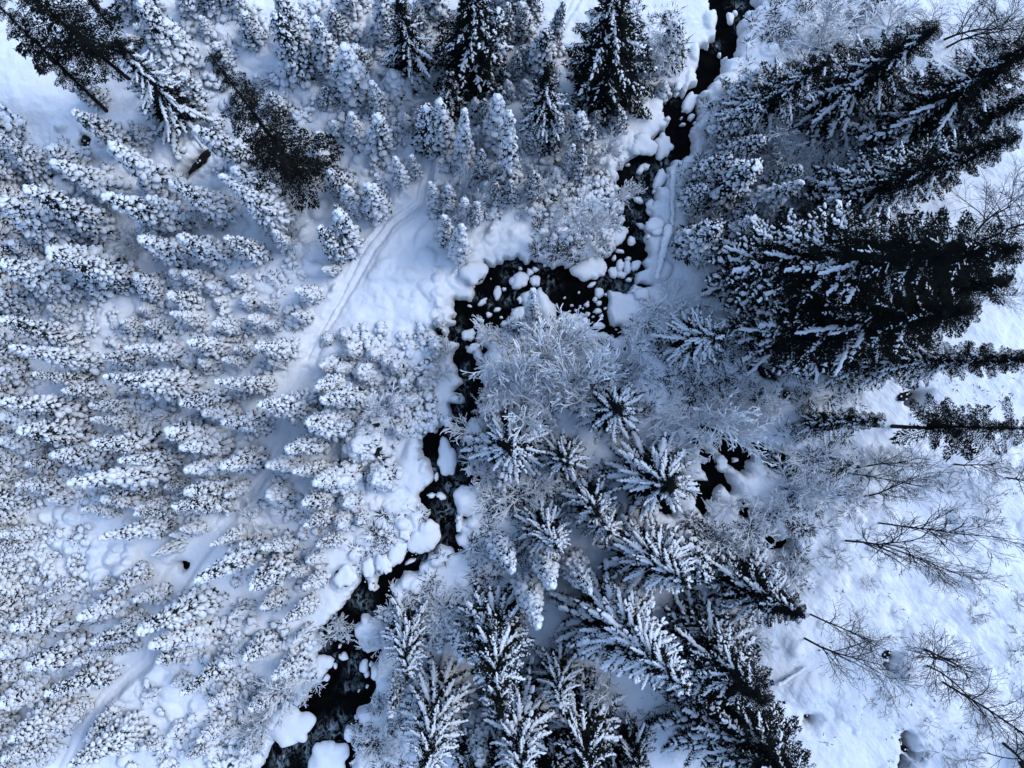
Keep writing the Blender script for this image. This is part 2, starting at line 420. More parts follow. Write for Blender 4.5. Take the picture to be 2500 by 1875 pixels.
# snow lumps: listed by hand where the photograph shows them, scattered under the forest
rl = np.random.RandomState(3)
LUMPS = []
def lump(c, x, y, a, b_, h, ang=0):
    wx, wy = CW(c, x, y); f = CROPS[c][2] * K
    LUMPS.append((wx, wy, a * f, b_ * f, h, math.radians(ang)))
for q in (('U3', 780, 1300, 170, 220, 0.9, -25), ('U3', 900, 1170, 120, 110, 0.5), ('U3', 1300, 760, 120, 330, 0.9, 15), ('U3', 1600, 940, 190, 110, 0.5), ('U3', 1840, 1290, 200, 150, 0.8), ('U3', 590, 1330, 70, 110, 0.3, 20),
          ('U3', 960, 920, 120, 90, 0.4), ('U4', 380, 960, 130, 300, 0.6, -25), ('U4', 230, 1230, 100, 250, 0.4, -55), ('U4', 470, 1150, 90, 220, 0.3, -35), ('U4', 210, 1490, 120, 80, 0.5, 20), ('U4', 420, 1590, 60, 90, .35),
          ('U5', 700, 400, 130, 110, 0.4), ('U5', 880, 350, 90, 80, 0.35), ('U5', 1040, 270, 70, 90, 0.35), ('U5', 740, 540, 130, 80, 0.4), ('U5', 260, 920, 120, 160, 0.5, -20), ('U5', 410, 900, 40, 120, 0.35, -35), ('U5', 1660, 330, 80, 70, .4),
          ('U2', 1040, 1380, 110, 120, 0.6), ('U2', 1000, 1150, 90, 160, 0.4, -20), ('U2', 1060, 540, 90, 110, 0.4), ('U2', 120, 1200, 120, 90, 0.4), ('U1', 1630, 700, 80, 130, 0.5), ('U1', 1640, 920, 100, 80, 0.4), ('U1', 1400, 200, 80, 120, 0.4), ('U1', 1230, 580, 70, 80, 0.3),
          ('U7', 250, 740, 150, 130, 0.8), ('U7', 760, 830, 130, 210, 0.7, 40), ('U7', 500, 560, 80, 250, 0.4, 40), ('U7', 1210, 1270, 80, 90, 0.5), ('U7', 270, 500, 80, 200, .4, 35), ('U7', 920, 1060, 150, 120, .4),
          ('MC', 860, 90, 120, 90, 0.5), ('MC', 420, 130, 180, 90, .35), ('MC', 500, 400, 160, 60, .3, -20), ('MC', 250, 130, 140, 60, .3, 45), ('MC', 620, 250, 130, 60, .3, -30), ('MC', 460, 700, 180, 120, .3), ('MC', 560, 20, 60, 60, .3),
          ('TC', 1100, 1480, 160, 120, .4), ('TC', 980, 1400, 100, 60, .3), ('TC', 1280, 1050, 110, 70, .3), ('TC', 570, 1500, 110, 60, .3, 45), ('TC', 30, 150, 120, 130, .6), ('TL', 1150, 980, 150, 130, .8), ('TL', 1330, 1060, 60, 60, .6), ('TL', 1600, 300, 200, 90, .4, 20),
          ('TL', 150, 560, 300, 220, .7), ('ML', 600, 420, 180, 110, .6, -20), ('ML', 590, 520, 140, 80, .5), ('BR', 950, 1180, 160, 90, .5, -20), ('BR', 1250, 1250, 200, 160, .5, -45), ('BR', 1500, 760, 120, 100, .3), ('BR', 760, 40, 60, 60, .4), ('TR', 300, 500, 130, 120, .4)):
    lump(*q)
def scatter(c, x0, y0, x1, y1, n, r0, r1, h0, h1):
    f = CROPS[c][2] * K
    for _ in range(n):
        wx, wy = CW(c, rl.uniform(x0, x1), rl.uniform(y0, y1))
        r = rl.uniform(r0, r1)
        LUMPS.append((wx, wy, r * rl.uniform(.8, 1.5), r, rl.uniform(h0, h1), rl.uniform(0, 3.14)))
scatter('BL', 0, 0, 900, 520, 230, .35, .8, .12, .4)
scatter('BL', 300, 700, 2000, 1600, 160, .3, .9, .1, .4)
scatter('ML', 0, 0, 2212, 1659, 450, .3, .9, .15, .55)
scatter('TL', 0, 800, 2212, 1659, 260, .3, .9, .15, .5)
scatter('TL', 900, 0, 2212, 900, 260, .3, .8, .12, .4)
scatter('TC', 0, 0, 700, 1300, 200, .3, .8, .12, .4)
scatter('TC', 700, 900, 1900, 1659, 130, .25, .8, .08, .3)
scatter('MC', 0, 450, 700, 1659, 120, .2, .5, .1, .28)
scatter('MC', 600, 100, 760, 500, 30, .15, .4, .1, .25)
scatter('MC', 900, 400, 1800, 1200, 120, .25, .7, .1, .35)
scatter('MC', 100, 0, 760, 800, 60, .2, .6, .04, .14)
scatter('TR', 0, 300, 900, 1600, 120, .3, .8, .1, .4)
scatter('BC', 0, 0, 800, 600, 40, .3, .6, .1, .3)
scatter('BC', 100, 1100, 450, 1659, 30, .25, .6, .1, .3)
scatter('BR', 700, 0, 2212, 1659, 160, .25, 1.4, .05, .2)
scatter('MR', 1400, 600, 2212, 1659, 90, .2, .7, .03, .12)

def height(X, Y, fine=True):
    shp = X.shape
    x, y = X.ravel(), Y.ravel()
    d = water_sdf(x, y)
    near = (np.abs(x) < 60) & (np.abs(y) < 50)
    z = 0.9 * fbm(x / 17, y / 17, 5, 3) + 0.35 * fbm(x / 4.5, y / 4.5, 9, 3)
    # valley sides: the open slope climbs to the right and far up behind it the wooded ridge
    u = x * math.cos(SUN_AZ) + y * math.sin(SUN_AZ)
    v = -x * math.sin(SUN_AZ) + y * math.cos(SUN_AZ)
    crest = RIDGE_Z + 6 * fbm(v / 60, v * 0 + 3.3, 21, 3)
    rise = np.where(u < 200, sstep(50, 215, u) * 1.0 + 0.0, np.maximum(0.955 - (u - 200) / 900, 0.35))
    z = z + crest * rise + 6 * fbm(x / 40, y / 40, 31, 3) * sstep(60, 120, np.hypot(x, y))
    z = z + 120 * sstep(58, 240, np.hypot(x, y)) * (1 - sstep(-30, 40, u)) + 0.10 * np.maximum(x - 12, 0) * sstep(12, 22, x) * (x < 60)  # unseen hills raised all round to block low sky light
    for (lx, ly, a, b_, h, ang) in LUMPS:
        r = 1.25 * max(a, b_)
        m = np.nonzero((np.abs(x - lx) < r) & (np.abs(y - ly) < r))[0] if len(x) < 64 else None
        if m is None:
            continue
        c, s = math.cos(ang), math.sin(ang)
        ex, ey = ((x[m] - lx) * c + (y[m] - ly) * s) / a, (-(x[m] - lx) * s + (y[m] - ly) * c) / b_
        z[m] += h * np.clip(1 - (ex * ex + ey * ey) / 1.44, 0, 1) ** 1.3
    return z.reshape(shp), d.reshape(shp), u.reshape(shp)

RIDGE_Z = 95.0

def axis(lo, hi, step, far):
    a = np.arange(lo, hi + step / 2, step)
    out, s, p = [], step, hi
    while p < far:
        s *= 1.35; p += s; out.append(p)
    out = np.array(out)
    return np.concatenate([-(out[::-1] - hi) + lo, a, out])
gx = axis(-42.0, 42.0, 0.105, 700)
gy = axis(-31.8, 31.8, 0.105, 700)
GX, GY = np.meshgrid(gx, gy)
GZ, GD, GU = height(GX, GY)
# lumps on the fine grid by windows
for (lx, ly, a, b_, h, ang) in LUMPS:
    r = 1.25 * max(a, b_)
    i0, i1 = np.searchsorted(gx, (lx - r, lx + r)); j0, j1 = np.searchsorted(gy, (ly - r, ly + r))
    if i1 <= i0 or j1 <= j0: continue
    x, y = GX[j0:j1, i0:i1] - lx, GY[j0:j1, i0:i1] - ly
    c, s = math.cos(ang), math.sin(ang)
    ex, ey = (x * c + y * s) / a, (-x * s + y * c) / b_
    q = np.sqrt(ex * ex + ey * ey) + 0.25 * vnoise(GX[j0:j1, i0:i1] * 1.3 / (0.4 + min(a, b_)), GY[j0:j1, i0:i1] * 1.3 / (0.4 + min(a, b_)), 77)
    bump_ = h * np.clip(1 - (q / 1.1) ** 2, 0, 1) ** (.5 if max(a, b_) < 1.6 else 1.2)
    GZ[j0:j1, i0:i1] = np.maximum(GZ[j0:j1, i0:i1], GZ[j0:j1, i0:i1] * 0.45 + bump_) if h > 0.3 else GZ[j0:j1, i0:i1] + bump_
inner = (np.abs(GX) < 45) & (np.abs(GY) < 34)
rough = np.zeros_like(GZ)
xi, yi = GX[inner], GY[inner]
ro = 0.13 * fbm(xi / 1.1, yi / 1.1, 41, 4) + 0.22 * np.maximum(0, fbm(xi / 2.2 + .3 * yi, yi / 1.6 - .2 * xi, 43, 3))
rough[inner] = ro
GZ += rough
# the packed ski track
for T_, wd, amp in ((TRAIL[:8], 0.62, 1.0), (TRAIL[7:], 0.75, .4), (TRAIL2, 0.6, .6)):
    dt = np.full(GZ.shape, 99.0); dt[inner] = seg_dist(xi, yi, [np.array(p) for p in T_], False)
    dt = dt + 0.2 * vnoise(GX * 0.9, GY * 0.9, 55)
    base = 0.25 * vnoise(GX / 6, GY / 6, 56)
    k_ = 1 - sstep(wd * 0.75, wd * 1.6, dt)
    groove = -0.22 * np.exp(-((np.abs(dt - 0.28) / 0.13) ** 2)) + 0.12 * vnoise(GX * 3.6, GY * 3.6, 57) + 0.09 * np.exp(-(((dt - wd) / 0.2) ** 2))
    GZ = GZ * (1 - k_) + k_ * (base - 0.12 * amp + groove * amp)
# banks: scalloped rim with a rounded lip, steep wall down into the water
scal = 0.30 * vnoise(GX * 1.2, GY * 1.2, 61) + 0.24 * vnoise(GX * 2.7, GY * 2.7, 62) + 0.1 * vnoise(GX * 5, GY * 5, 63)
D2 = GD + np.where(np.abs(GD) < 2, scal, 0)
lip = np.sqrt(np.clip(1 - (1 - np.clip(D2 / 0.75, 0, 1)) ** 2, 0, 1))
top = np.where(D2 < 4, np.maximum(GZ, 0.05) * (0.35 + 0.65 * lip) + 0.28 * (lip - 1), GZ)
WATER_Z = -1.0
wall = np.clip(D2 / 0.26, -1, 0)
GZ = np.where(D2 < 0, np.maximum(-1.9, 0.05 * 0.35 - 0.28 + wall * 1.8), top)
crust = sstep(14, 24, GX + 0.25 * (-GY)) * sstep(-26, -12, -GY + GX * 0.4) * (np.abs(GX) < 60)

def ground_z(x, y):
    i = int(np.clip(np.searchsorted(gx, x), 1, len(gx) - 1)); j = int(np.clip(np.searchsorted(gy, y), 1, len(gy) - 1))
    return float(GZ[j, i])

ny, nx = GZ.shape
idx = np.arange(nx * ny).reshape(ny, nx)
F = np.stack([idx[:-1, :-1], idx[:-1, 1:], idx[1:, 1:], idx[1:, :-1]], -1).reshape(-1, 4)
me = mesh_from('ground', np.stack([GX, GY, GZ], -1).reshape(-1, 3), F, [M_ground])
a_ = me.attributes.new('wooded', 'FLOAT', 'POINT'); a_.data.foreach_set('value', sstep(52, 62, np.maximum(np.abs(GX), np.abs(GY) * 1.3)).ravel().astype(np.float32))  # dark forest tone, also keeps the unseen hills from bouncing light
a_ = me.attributes.new('crust', 'FLOAT', 'POINT'); a_.data.foreach_set('value', crust.ravel().astype(np.float32))
g = bpy.data.objects.new('ground', me); COL.objects.link(g); g['kind'] = 'structure'

# stream water, one sheet in the stream bed
FOAM = [('U3', 930, 320, 60, 110, 15), ('U3', 1330, 400, 50, 120, -35), ('U3', 530, 630, 50, 50, 0), ('U3', 1960, 480, 110, 70, 0), ('U3', 2080, 540, 100, 60, 0), ('U3', 340, 1060, 60, 130, 0), ('U3', 430, 1430, 40, 130, 10), ('U3', 880, 680, 60, 40, 0), ('U3', 690, 700, 30, 60, 0), ('U3', 970, 600, 40, 80, 0), ('U3', 1290, 560, 40, 80, 0), ('U3', 870, 420, 50, 50, 0), ('U3', 1230, 330, 50, 40, 0),
        ('U4', 960, 60, 45, 110, 5), ('U4', 950, 200, 50, 50, 0), ('U4', 900, 420, 40, 110, 15), ('U4', 850, 680, 60, 140, 0), ('U4', 910, 880, 60, 140, 10), ('U4', 820, 1260, 110, 110, 0), ('U4', 780, 1560, 110, 130, 0), ('U4', 620, 1080, 50, 70, 0), ('U4', 860, 560, 60, 50, 0),
        ('U5', 1360, 250, 110, 140, 0), ('U5', 1360, 550, 70, 70, 0), ('U5', 440, 1170, 110, 80, 20), ('U5', 560, 1290, 90, 50, 30), ('U5', 1130, 720, 60, 40, 0),
        ('U6', 1170, 560, 70, 140, 15), ('U6', 960, 480, 40, 50, 0), ('U6', 920, 1260, 220, 110, -20), ('U6', 1020, 1180, 90, 110, 0), ('U6', 560, 1400, 190, 60, -25), ('U6', 380, 1560, 90, 110, 0), ('U6', 700, 1500, 70, 140, 0), ('U6', 1100, 790, 70, 40, 0), ('U6', 1240, 770, 30, 40, 0), ('U6', 850, 1330, 120, 80, -20), ('U6', 840, 340, 50, 60, 0),
        ('U2', 870, 400, 110, 130, -30), ('U2', 1060, 210, 80, 80, -30), ('U2', 720, 750, 45, 120, 5), ('U2', 740, 540, 60, 60, 0), ('U2', 820, 1000, 60, 60, 0), ('U2', 820, 790, 40, 60, 0), ('U2', 460, 1490, 90, 60, 0), ('U2', 740, 1450, 90, 50, 0), ('U2', 900, 590, 50, 50, 0), ('U2', 730, 880, 50, 60, 0),
        ('U1', 1440, 490, 50, 50, 0), ('U1', 1720, 280, 60, 90, 0), ('U1', 1700, 60, 90, 50, 0), ('U1', 1010, 1100, 30, 40, 0)]
wx_ = np.arange(-41, 41.01, 0.2); wy_ = np.arange(-31.4, 31.41, 0.2)
WX, WY = np.meshgrid(wx_, wy_)
foam = np.zeros_like(WX)
for c, x, y, a, b_, ang in FOAM:
    sx, sy = S(c, x, y); lx, ly = W(sx, sy, WATER_Z); f = CROPS[c][2] * K
    cs, sn = math.cos(math.radians(-ang)), math.sin(math.radians(-ang))
    dx, dy = WX - lx, WY - ly
    q = ((dx * cs + dy * sn) / (a * f * .95)) ** 2 + ((-dx * sn + dy * cs) / (b_ * f * .95)) ** 2
    foam = np.maximum(foam, np.exp(-q * 0.9))
nyw, nxw = WX.shape
idx = np.arange(nxw * nyw).reshape(nyw, nxw)
F = np.stack([idx[:-1, :-1], idx[:-1, 1:], idx[1:, 1:], idx[1:, :-1]], -1).reshape(-1, 4)
WZ = WATER_Z + 0.03 * fbm(WX * 0.9, WY * 0.9, 90, 3) + 0.05 * foam * (0.5 + vnoise(WX * 2.2, WY * 2.2, 93))
me = mesh_from('stream', np.stack([WX, WY, WZ], -1).reshape(-1, 3), F, [M_water])
a_ = me.attributes.new('foam', 'FLOAT', 'POINT'); a_.data.foreach_set('value', foam.ravel().astype(np.float32))
o = bpy.data.objects.new('stream_water', me); COL.objects.link(o); o['kind'] = 'structure'

# ================================================================== PROTOTYPES
def snow_spruce_proto(i, Hn=10.0, Rn=1.15, pillow=1.0, frosty=0.25, bare=0.0, taper=.75):
    """three meshes: trunk, dark foliage, snow load"""
    rs = np.random.RandomState(100 + i)
    ta = Acc()
    add_tube(ta, [(0, 0, -0.4), (0.03, 0, Hn * .5), (0, 0, Hn * 0.98)], [Hn * .013, Hn * .008, 0.015], 6)
    fa, sa = Acc(), Acc()
    C, RX, RY, RZ, YA, PI_ = [], [], [], [], [], []
    z = Hn * 0.03
    FV = []
    while z < Hn * 0.985:
        t = z / Hn
        r = Rn * ((1 - t) ** taper) * (0.92 if t > .12 else 0.75) + 0.10
        nb = int(round((5 + 5 * (1 - t)) * (Rn / 1.15) ** .6))
        off = rs.uniform(0, 6.28)
        for k in range(nb):
            an = off + 6.283 * (k + rs.uniform(-.3, .3)) / nb
            L = r * rs.uniform(0.68, 1.18)
            dr = rs.uniform(0.35, 0.75)
            ca, sn = math.cos(an), math.sin(an)
            zz = z + rs.uniform(-.12, .12)
            nseg = max(2, int(L / 0.24))
            for q in range(nseg):
                u = (q + rs.uniform(.45, 1.0)) / nseg
                x = L * u
                zb = zz - dr * x * (0.6 + 0.5 * u)
                s = pillow * rs.uniform(0.13, 0.25) * (0.75 + 0.55 * u) * (1.0 - 0.35 * t)
                if rs.rand() < 0.93 - bare * (0.3 + t):
                    C.append((ca * x + rs.uniform(-.05, .05), sn * x + rs.uniform(-.05, .05), zb + s * 0.45))
                    RX.append(s * rs.uniform(1.0, 1.5)); RY.append(s * rs.uniform(.8, 1.15)); RZ.append(s * rs.uniform(.6, .85)); YA.append(an); PI_.append(dr * .8)
            # foliage: hanging needle sprays either side of the branch
            for q in range(8):
                u = rs.uniform(.25, 1.15); x = L * u
                zb = zz - dr * x * (0.6 + 0.5 * u) - 0.03
                sd_ = rs.uniform(-1, 1)
                p = np.array((ca * x, sn * x, zb))
                d_ = np.array((ca * .6 - sn * sd_, sn * .6 + ca * sd_, -rs.uniform(.5, 1.3))); d_ /= np.linalg.norm(d_)
                ln = rs.uniform(.22, .46); wd = rs.uniform(.05, .11)
                sdv = np.cross(d_, (ca, sn, .3)); sdv /= np.linalg.norm(sdv) + 1e-6
                FV.append((p - sdv * wd, p + sdv * wd, p + d_ * ln))
                if rs.rand() < frosty:     # rimed twig tips
                    e = p + d_ * ln * rs.uniform(.5, 1.0) + np.array((ca, sn, 0)) * .04
                    ss = rs.uniform(.025, .05)
                    C.append(e); RX.append(ss * 1.8); RY.append(ss); RZ.append(ss); YA.append(an + sd_); PI_.append(.6)
        z += Hn * 0.034 * rs.uniform(.8, 1.2)
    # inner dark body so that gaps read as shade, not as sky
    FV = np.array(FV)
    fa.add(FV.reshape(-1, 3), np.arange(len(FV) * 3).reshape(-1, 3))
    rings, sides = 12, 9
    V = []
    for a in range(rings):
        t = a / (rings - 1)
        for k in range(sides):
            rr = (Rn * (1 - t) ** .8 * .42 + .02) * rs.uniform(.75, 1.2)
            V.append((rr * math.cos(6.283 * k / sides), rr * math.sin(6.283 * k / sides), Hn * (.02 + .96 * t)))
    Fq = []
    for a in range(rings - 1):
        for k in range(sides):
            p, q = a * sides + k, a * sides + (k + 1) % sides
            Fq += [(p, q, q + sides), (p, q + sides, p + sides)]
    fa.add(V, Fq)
    add_blobs(sa, np.array(C), np.array(RX), np.array(RY), np.array(RZ), np.array(YA), np.array(PI_), rs)
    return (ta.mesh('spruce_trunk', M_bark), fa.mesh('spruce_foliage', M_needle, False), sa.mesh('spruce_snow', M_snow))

S_PROTO = [snow_spruce_proto(i, pillow=p_, frosty=f_, bare=b_, taper=(.75, 1.0, .62, .9, 1.1, .7, .85, 1.0)[i]) for i, (p_, f_, b_) in enumerate(((1.0, .25, 0), (1.15, .2, 0), (0.9, .4, .05), (1.1, .3, 0), (0.85, .5, .12), (1.0, .35, .05), (1.2, .2, 0), (.95, .3, .08)))]
S_BIG = [snow_spruce_proto(60 + i, Hn=13.0, Rn=2.1, pillow=1.05, frosty=.5, bare=.10, taper=(.75, .95, .85, 1.05)[i]) for i in range(4)]
S_DARK = [snow_spruce_proto(20 + i, pillow=.8, frosty=.3, bare=.28) for i in range(3)]
BUSH = [snow_spruce_proto(40 + i, Hn=1.6, Rn=.85, pillow=.85, frosty=.8) for i in range(4)]

def branch_proto(i, snow, L=2.5, brown=False, sparse=False, lat=1.0, thin=1.0):
    """one bough: woody stem with needle sprays, and the strip of snow that lies along it"""
    rs = np.random.RandomState(300 + i)
    fa, sa = Acc(), Acc()
    bend = rs.uniform(-.12, .12)
    def cp(u):
        return np.array((L * u, bend * L * u * u, -0.30 * L * u * 0.6 - 0.10 * L * u * u + 0.16 * L * max(0, u - .55)))
    us = np.linspace(0, 1, 7)
    add_tube(fa, [cp(u) for u in us], [.035 * (1 - .8 * u) for u in us], 3)
    TR = []
    C, RX, RY, RZ, YA, PI_ = [], [], [], [], [], []
    step = .045 if not sparse else .075
    u = .12
    side = 1
    while u < 1.0:
        p = cp(u)
        l = (0.16 + 0.52 * math.sin(math.pi * min(1, u ** .8 * 1.02)) ** .8) * rs.uniform(.7, 1.15) * lat
        for side in (-1, 1):
            an = side * rs.uniform(.75, 1.15)
            d = np.array((math.cos(an), math.sin(an), -rs.uniform(.15, .55))); d /= np.linalg.norm(d)
            nrm = np.cross(d, (0, 0, 1)); nrm /= np.linalg.norm(nrm)
            wd = .05
            # blade of needles plus ragged tufts
            TR += [(p - nrm * wd * .4, p + nrm * wd * .4, p + d * l)]
            for q in range(5):
                v = rs.uniform(.2, 1); b0 = p + d * l * v
                dd = d * .6 + nrm * rs.choice((-1, 1)) * rs.uniform(.5, 1.0) + np.array((0, 0, rs.uniform(-.9, .15)))
                dd /= np.linalg.norm(dd)
                tl = rs.uniform(.10, .24)
                pv = np.cross(dd, (rs.uniform(-.4, .4), rs.uniform(-.4, .4), 1)); pv /= np.linalg.norm(pv) + 1e-6
                nw = .045 if (sparse or snow == 0) else .03
                TR.append((b0 - pv * nw, b0 + pv * nw, b0 + dd * tl))
            if rs.rand() < snow * .55 :
                n_ = max(1, int(l / .14))
                for q in range(n_):
                    if rs.rand() < .3: continue
                    v = (q + .5) / n_
                    s = thin * rs.uniform(.035, .065) * (0.8 + .5 * snow)
                    C.append(p + d * l * v + np.array((0, 0, s * .5))); RX.append(s * 1.9); RY.append(s); RZ.append(s * .7); YA.append(math.atan2(d[1], d[0])); PI_.append(.2)
        u += step
    u = .1
    gap = 0
    while u < 1.02:
        if gap > 0:
            gap -= 1
        elif rs.rand() < .10 + .25 * (1 - snow):
            gap = rs.randint(1, 4)
        elif rs.rand() < .35 + .65 * snow:
            s = thin * rs.uniform(.055, .10) * (.55 + .75 * snow) * (0.8 + .5 * math.sin(math.pi * min(u, 1)))
            p = cp(u)
            C.append(p + np.array((rs.uniform(-.02, .02), rs.uniform(-.04, .04), s * .55 + .02))); RX.append(s * 1.5); RY.append(s); RZ.append(s * .75); YA.append(rs.uniform(-.3, .3)); PI_.append(.2)
        u += .034
    TR = np.array(TR)
    fa.add(TR.reshape(-1, 3), np.arange(len(TR) * 3).reshape(-1, 3))
    fm = fa.mesh('spruce_bough', M_needle_b if brown else M_needle_d, False)
    sm = None
    if C and snow > 0:
        add_blobs(sa, np.array(C), np.array(RX), np.array(RY), np.array(RZ), np.array(YA), np.array(PI_), rs, .18)
        sm = sa.mesh('bough_snow', M_snow)
    return fm, sm
BR = {'heavy': [branch_proto(i, 1.0, lat=.52) for i in range(6)],
      'med': [branch_proto(10 + i, .65, lat=.65) for i in range(5)],
      'light': [branch_proto(20 + i, .3, lat=.75, thin=.8) for i in range(5)],
      'thin': [branch_proto(50 + i, .8, lat=.6, thin=.82) for i in range(6)],
      'none': [branch_proto(30 + i, 0) for i in range(4)],
      'brown': [branch_proto(40 + i, 0, brown=True, sparse=True) for i in range(4)]}

def core_proto(i, brown=False):
    """inner crown: short dense sprays, unit height and unit radius"""
    rs = np.random.RandomState(500 + i)
    TR = []
    n = 2600
    t = rs.rand(n) ** 1.25 * 0.97 + .02
    an = rs.uniform(0, 6.283, n)
    r = (1 - t) ** .85 * rs.uniform(.15, 1.0, n) + .02
    for k in range(n):
        p = np.array((r[k] * math.cos(an[k]), r[k] * math.sin(an[k]), t[k]))
        l = .10 + .16 * (1 - t[k])
        d = np.array((math.cos(an[k] + rs.uniform(-.8, .8)) * l, math.sin(an[k] + rs.uniform(-.8, .8)) * l, -rs.uniform(.0, .012)))
        s = np.array((-d[1], d[0], rs.uniform(-.04, .04) * l)) * rs.uniform(.16, .34)
        TR.append((p - s, p + s, p + d))
    TR = np.array(TR)
    a = Acc(); a.add(TR.reshape(-1, 3), np.arange(len(TR) * 3).reshape(-1, 3))
    return a.mesh('inner_crown', M_needle_b if brown else M_needle_d, False)
CORE = [core_proto(i) for i in range(3)]
CORE_B = core_proto(9, True)

def trunk_mesh(Hn, r, m=M_bark):
    a = Acc()
    n = 7
    add_tube(a, [(0.05 * math.sin(k * 1.3), 0.05 * math.cos(k * 1.7), -0.5 + (Hn + .5) * k / n) for k in range(n + 1)], [r * (1 - .93 * k / n) for k in range(n + 1)], 8)
    return a.mesh('trunk', m)

def twiggy(i, Hn, spread, stems, m, tr, mn, levels=3, arch=.35, nchild=(6, 6, 5), snow=0.0, upright=.7, tilts=(.5, 1.0), ll=(.38, .62)):
    """leafless tree or shrub; returns trunk mesh, twig mesh, snow mesh (or None)"""
    rs = np.random.RandomState(700 + i)
    ta, ba, C = Acc(), Acc(), []
    def grow(p, d, L, r, lev):
        n = 4 if lev <= 1 else (3 if lev == 2 else 2)
        P, Q, rad = [p], p, [r]
        for k in range(n):
            d = d + rs.normal(0, .13, 3) + np.array((d[0] * arch * .35, d[1] * arch * .35, -.10 * arch * lev))
            d = d / np.linalg.norm(d)
            Q = Q + d * L / n
            P.append(Q); rad.append(max(mn, r * (1 - .75 * (k + 1) / n)))
        add_tube(ta if lev == 0 else ba, P, rad, 6 if lev == 0 else (5 if lev == 1 else 3))
        if snow and lev >= 1:
            for q in P[1:]:
                if rs.rand() < snow: C.append(q)
        if lev < levels:
            nc = nchild[min(lev, len(nchild) - 1)]
            for k in range(nc):
                u = (.22 + .75 * (k + rs.uniform(0, 1)) / nc) if lev == 0 else (.12 + .85 * (k + rs.uniform(0, 1)) / nc)
                j = min(int(u * n), n - 1); f_ = u * n - j
                b0 = P[j] * (1 - f_) + P[j + 1] * f_
                ax = P[j + 1] - P[j]; ax = ax / np.linalg.norm(ax)
                an = rs.uniform(0, 6.283)
                a1 = np.cross(ax, (.2, .1, .97) if abs(ax[2]) < .95 else (1, 0, 0)); a1 /= np.linalg.norm(a1)
                a2 = np.cross(ax, a1)
                tilt = rs.uniform(*tilts)
                nd = ax * math.cos(tilt) + (a1 * math.cos(an) + a2 * math.sin(an)) * math.sin(tilt)
                nd = nd + np.array((0, 0, .25 * upright)); nd /= np.linalg.norm(nd)
                grow(b0, nd, L * rs.uniform(*ll) * (1.1 - .45 * u), max(mn, rad[j] * .55), lev + 1)
    for s in range(stems):
        an = 6.283 * (s + rs.uniform(-.3, .3)) / stems
        tl = spread * rs.uniform(.5, 1.1) if stems > 1 else rs.uniform(0, .06)
        d = np.array((math.cos(an) * tl, math.sin(an) * tl, 1.0)); d /= np.linalg.norm(d)
        grow(np.array((math.cos(an) * .08 * (stems > 1), math.sin(an) * .08 * (stems > 1), -.25)), d, Hn * rs.uniform(.85, 1.1), tr, 0)
    tm, bm = ta.mesh('trunk', m, True), ba.mesh('twigs', m, False)
    sm = None
    if C:
        C = np.array(C); n = len(C); s = rs.uniform(.05, .11, n)
        sa = Acc(); add_blobs(sa, C + np.array((0, 0, .03)), s * 1.5, s, s * .7, rs.uniform(0, 6.28, n), None, rs, .2)
        sm = sa.mesh('snow', M_snow)
    return tm, bm, sm
F_PROTO = [twiggy(i, 4.0, .9, 7, M_frost, .10, .042, 2, .5, (8, 5), .04, .7, (.3, .75), (.35, .6)) for i in range(4)] + \
          [twiggy(10 + i, 5.0, .3, 2, M_frost, .14, .038, 3, .35, (11, 5, 2), .02, 1.0, (.35, .8), (.42, .65)) for i in range(3)]
B_PROTO = [twiggy(30 + i, 9.0, 0, 1, M_twig, .13, .014, 3, .25, (15, 7, 4), 0, .9) for i in range(4)]
BS_PROTO = [twiggy(50 + i, 2.2, .7, 5, M_twig, .03, .010, 2, .4, (7, 5), 0) for i in range(3)]

# ================================================================== PLACEMENT
def solve(c, bx, by, tx, ty, wd, hmin=1.2, hmax=34.0, hfix=None, shift=.3, maxlean=.16):
    """photo base + tip -> base point, height, tilted axis, skirt radius"""
    f = CROPS[c][2]
    b_, t_ = np.array(S(c, bx, by)), np.array(S(c, tx, ty))
    dv = t_ - b_; ln = np.linalg.norm(dv) + 1e-6
    b_ = b_ + dv / ln * min(shift * wd * f, ln * .45)
    z0 = 0.0
    for _ in range(3):
        B = np.array(W(b_[0], b_[1], z0)); z0 = ground_z(*B)
    z0 = max(z0, -0.6)
    tt = np.array(W(t_[0], t_[1], 0)) / H
    if hfix is None:
        s = float(B @ tt) / float(tt @ tt)
        h = (H - z0) - s
        # when the tip lies near the foot of the camera the ray says little about the height
        r = np.linalg.norm(tt) * H
        kk = min(1.0, max(0.0, (r - 5) / 8))
        h = kk * h + (1 - kk) * (ln * K * 2.2 + wd * f * K * 1.2)
    else:
        h = hfix
    h = max(hmin, min(hmax, h))
    T = tt * (H - z0 - h)
    lean = T - B
    ll = np.linalg.norm(lean); mx_ = maxlean * h
    if ll > mx_: lean *= mx_ / ll
    rad = .5 * wd * f * K * (H - z0 - .3 * h) / H
    mid = (b_ * .5 + t_ * .5)
    ax = Vector((lean[0], lean[1], h))
    return Vector((B[0], B[1], z0)), h, ax, rad, mid

def orient(o, ax, yaw, sxy, sz):
    q = Vector((0, 0, 1)).rotation_difference(ax.normalized()) @ Quaternion((0, 0, 1), yaw)
    o.rotation_mode = 'QUATERNION'
    o.rotation_quaternion = q
    o.scale = (sxy, sxy, sz)

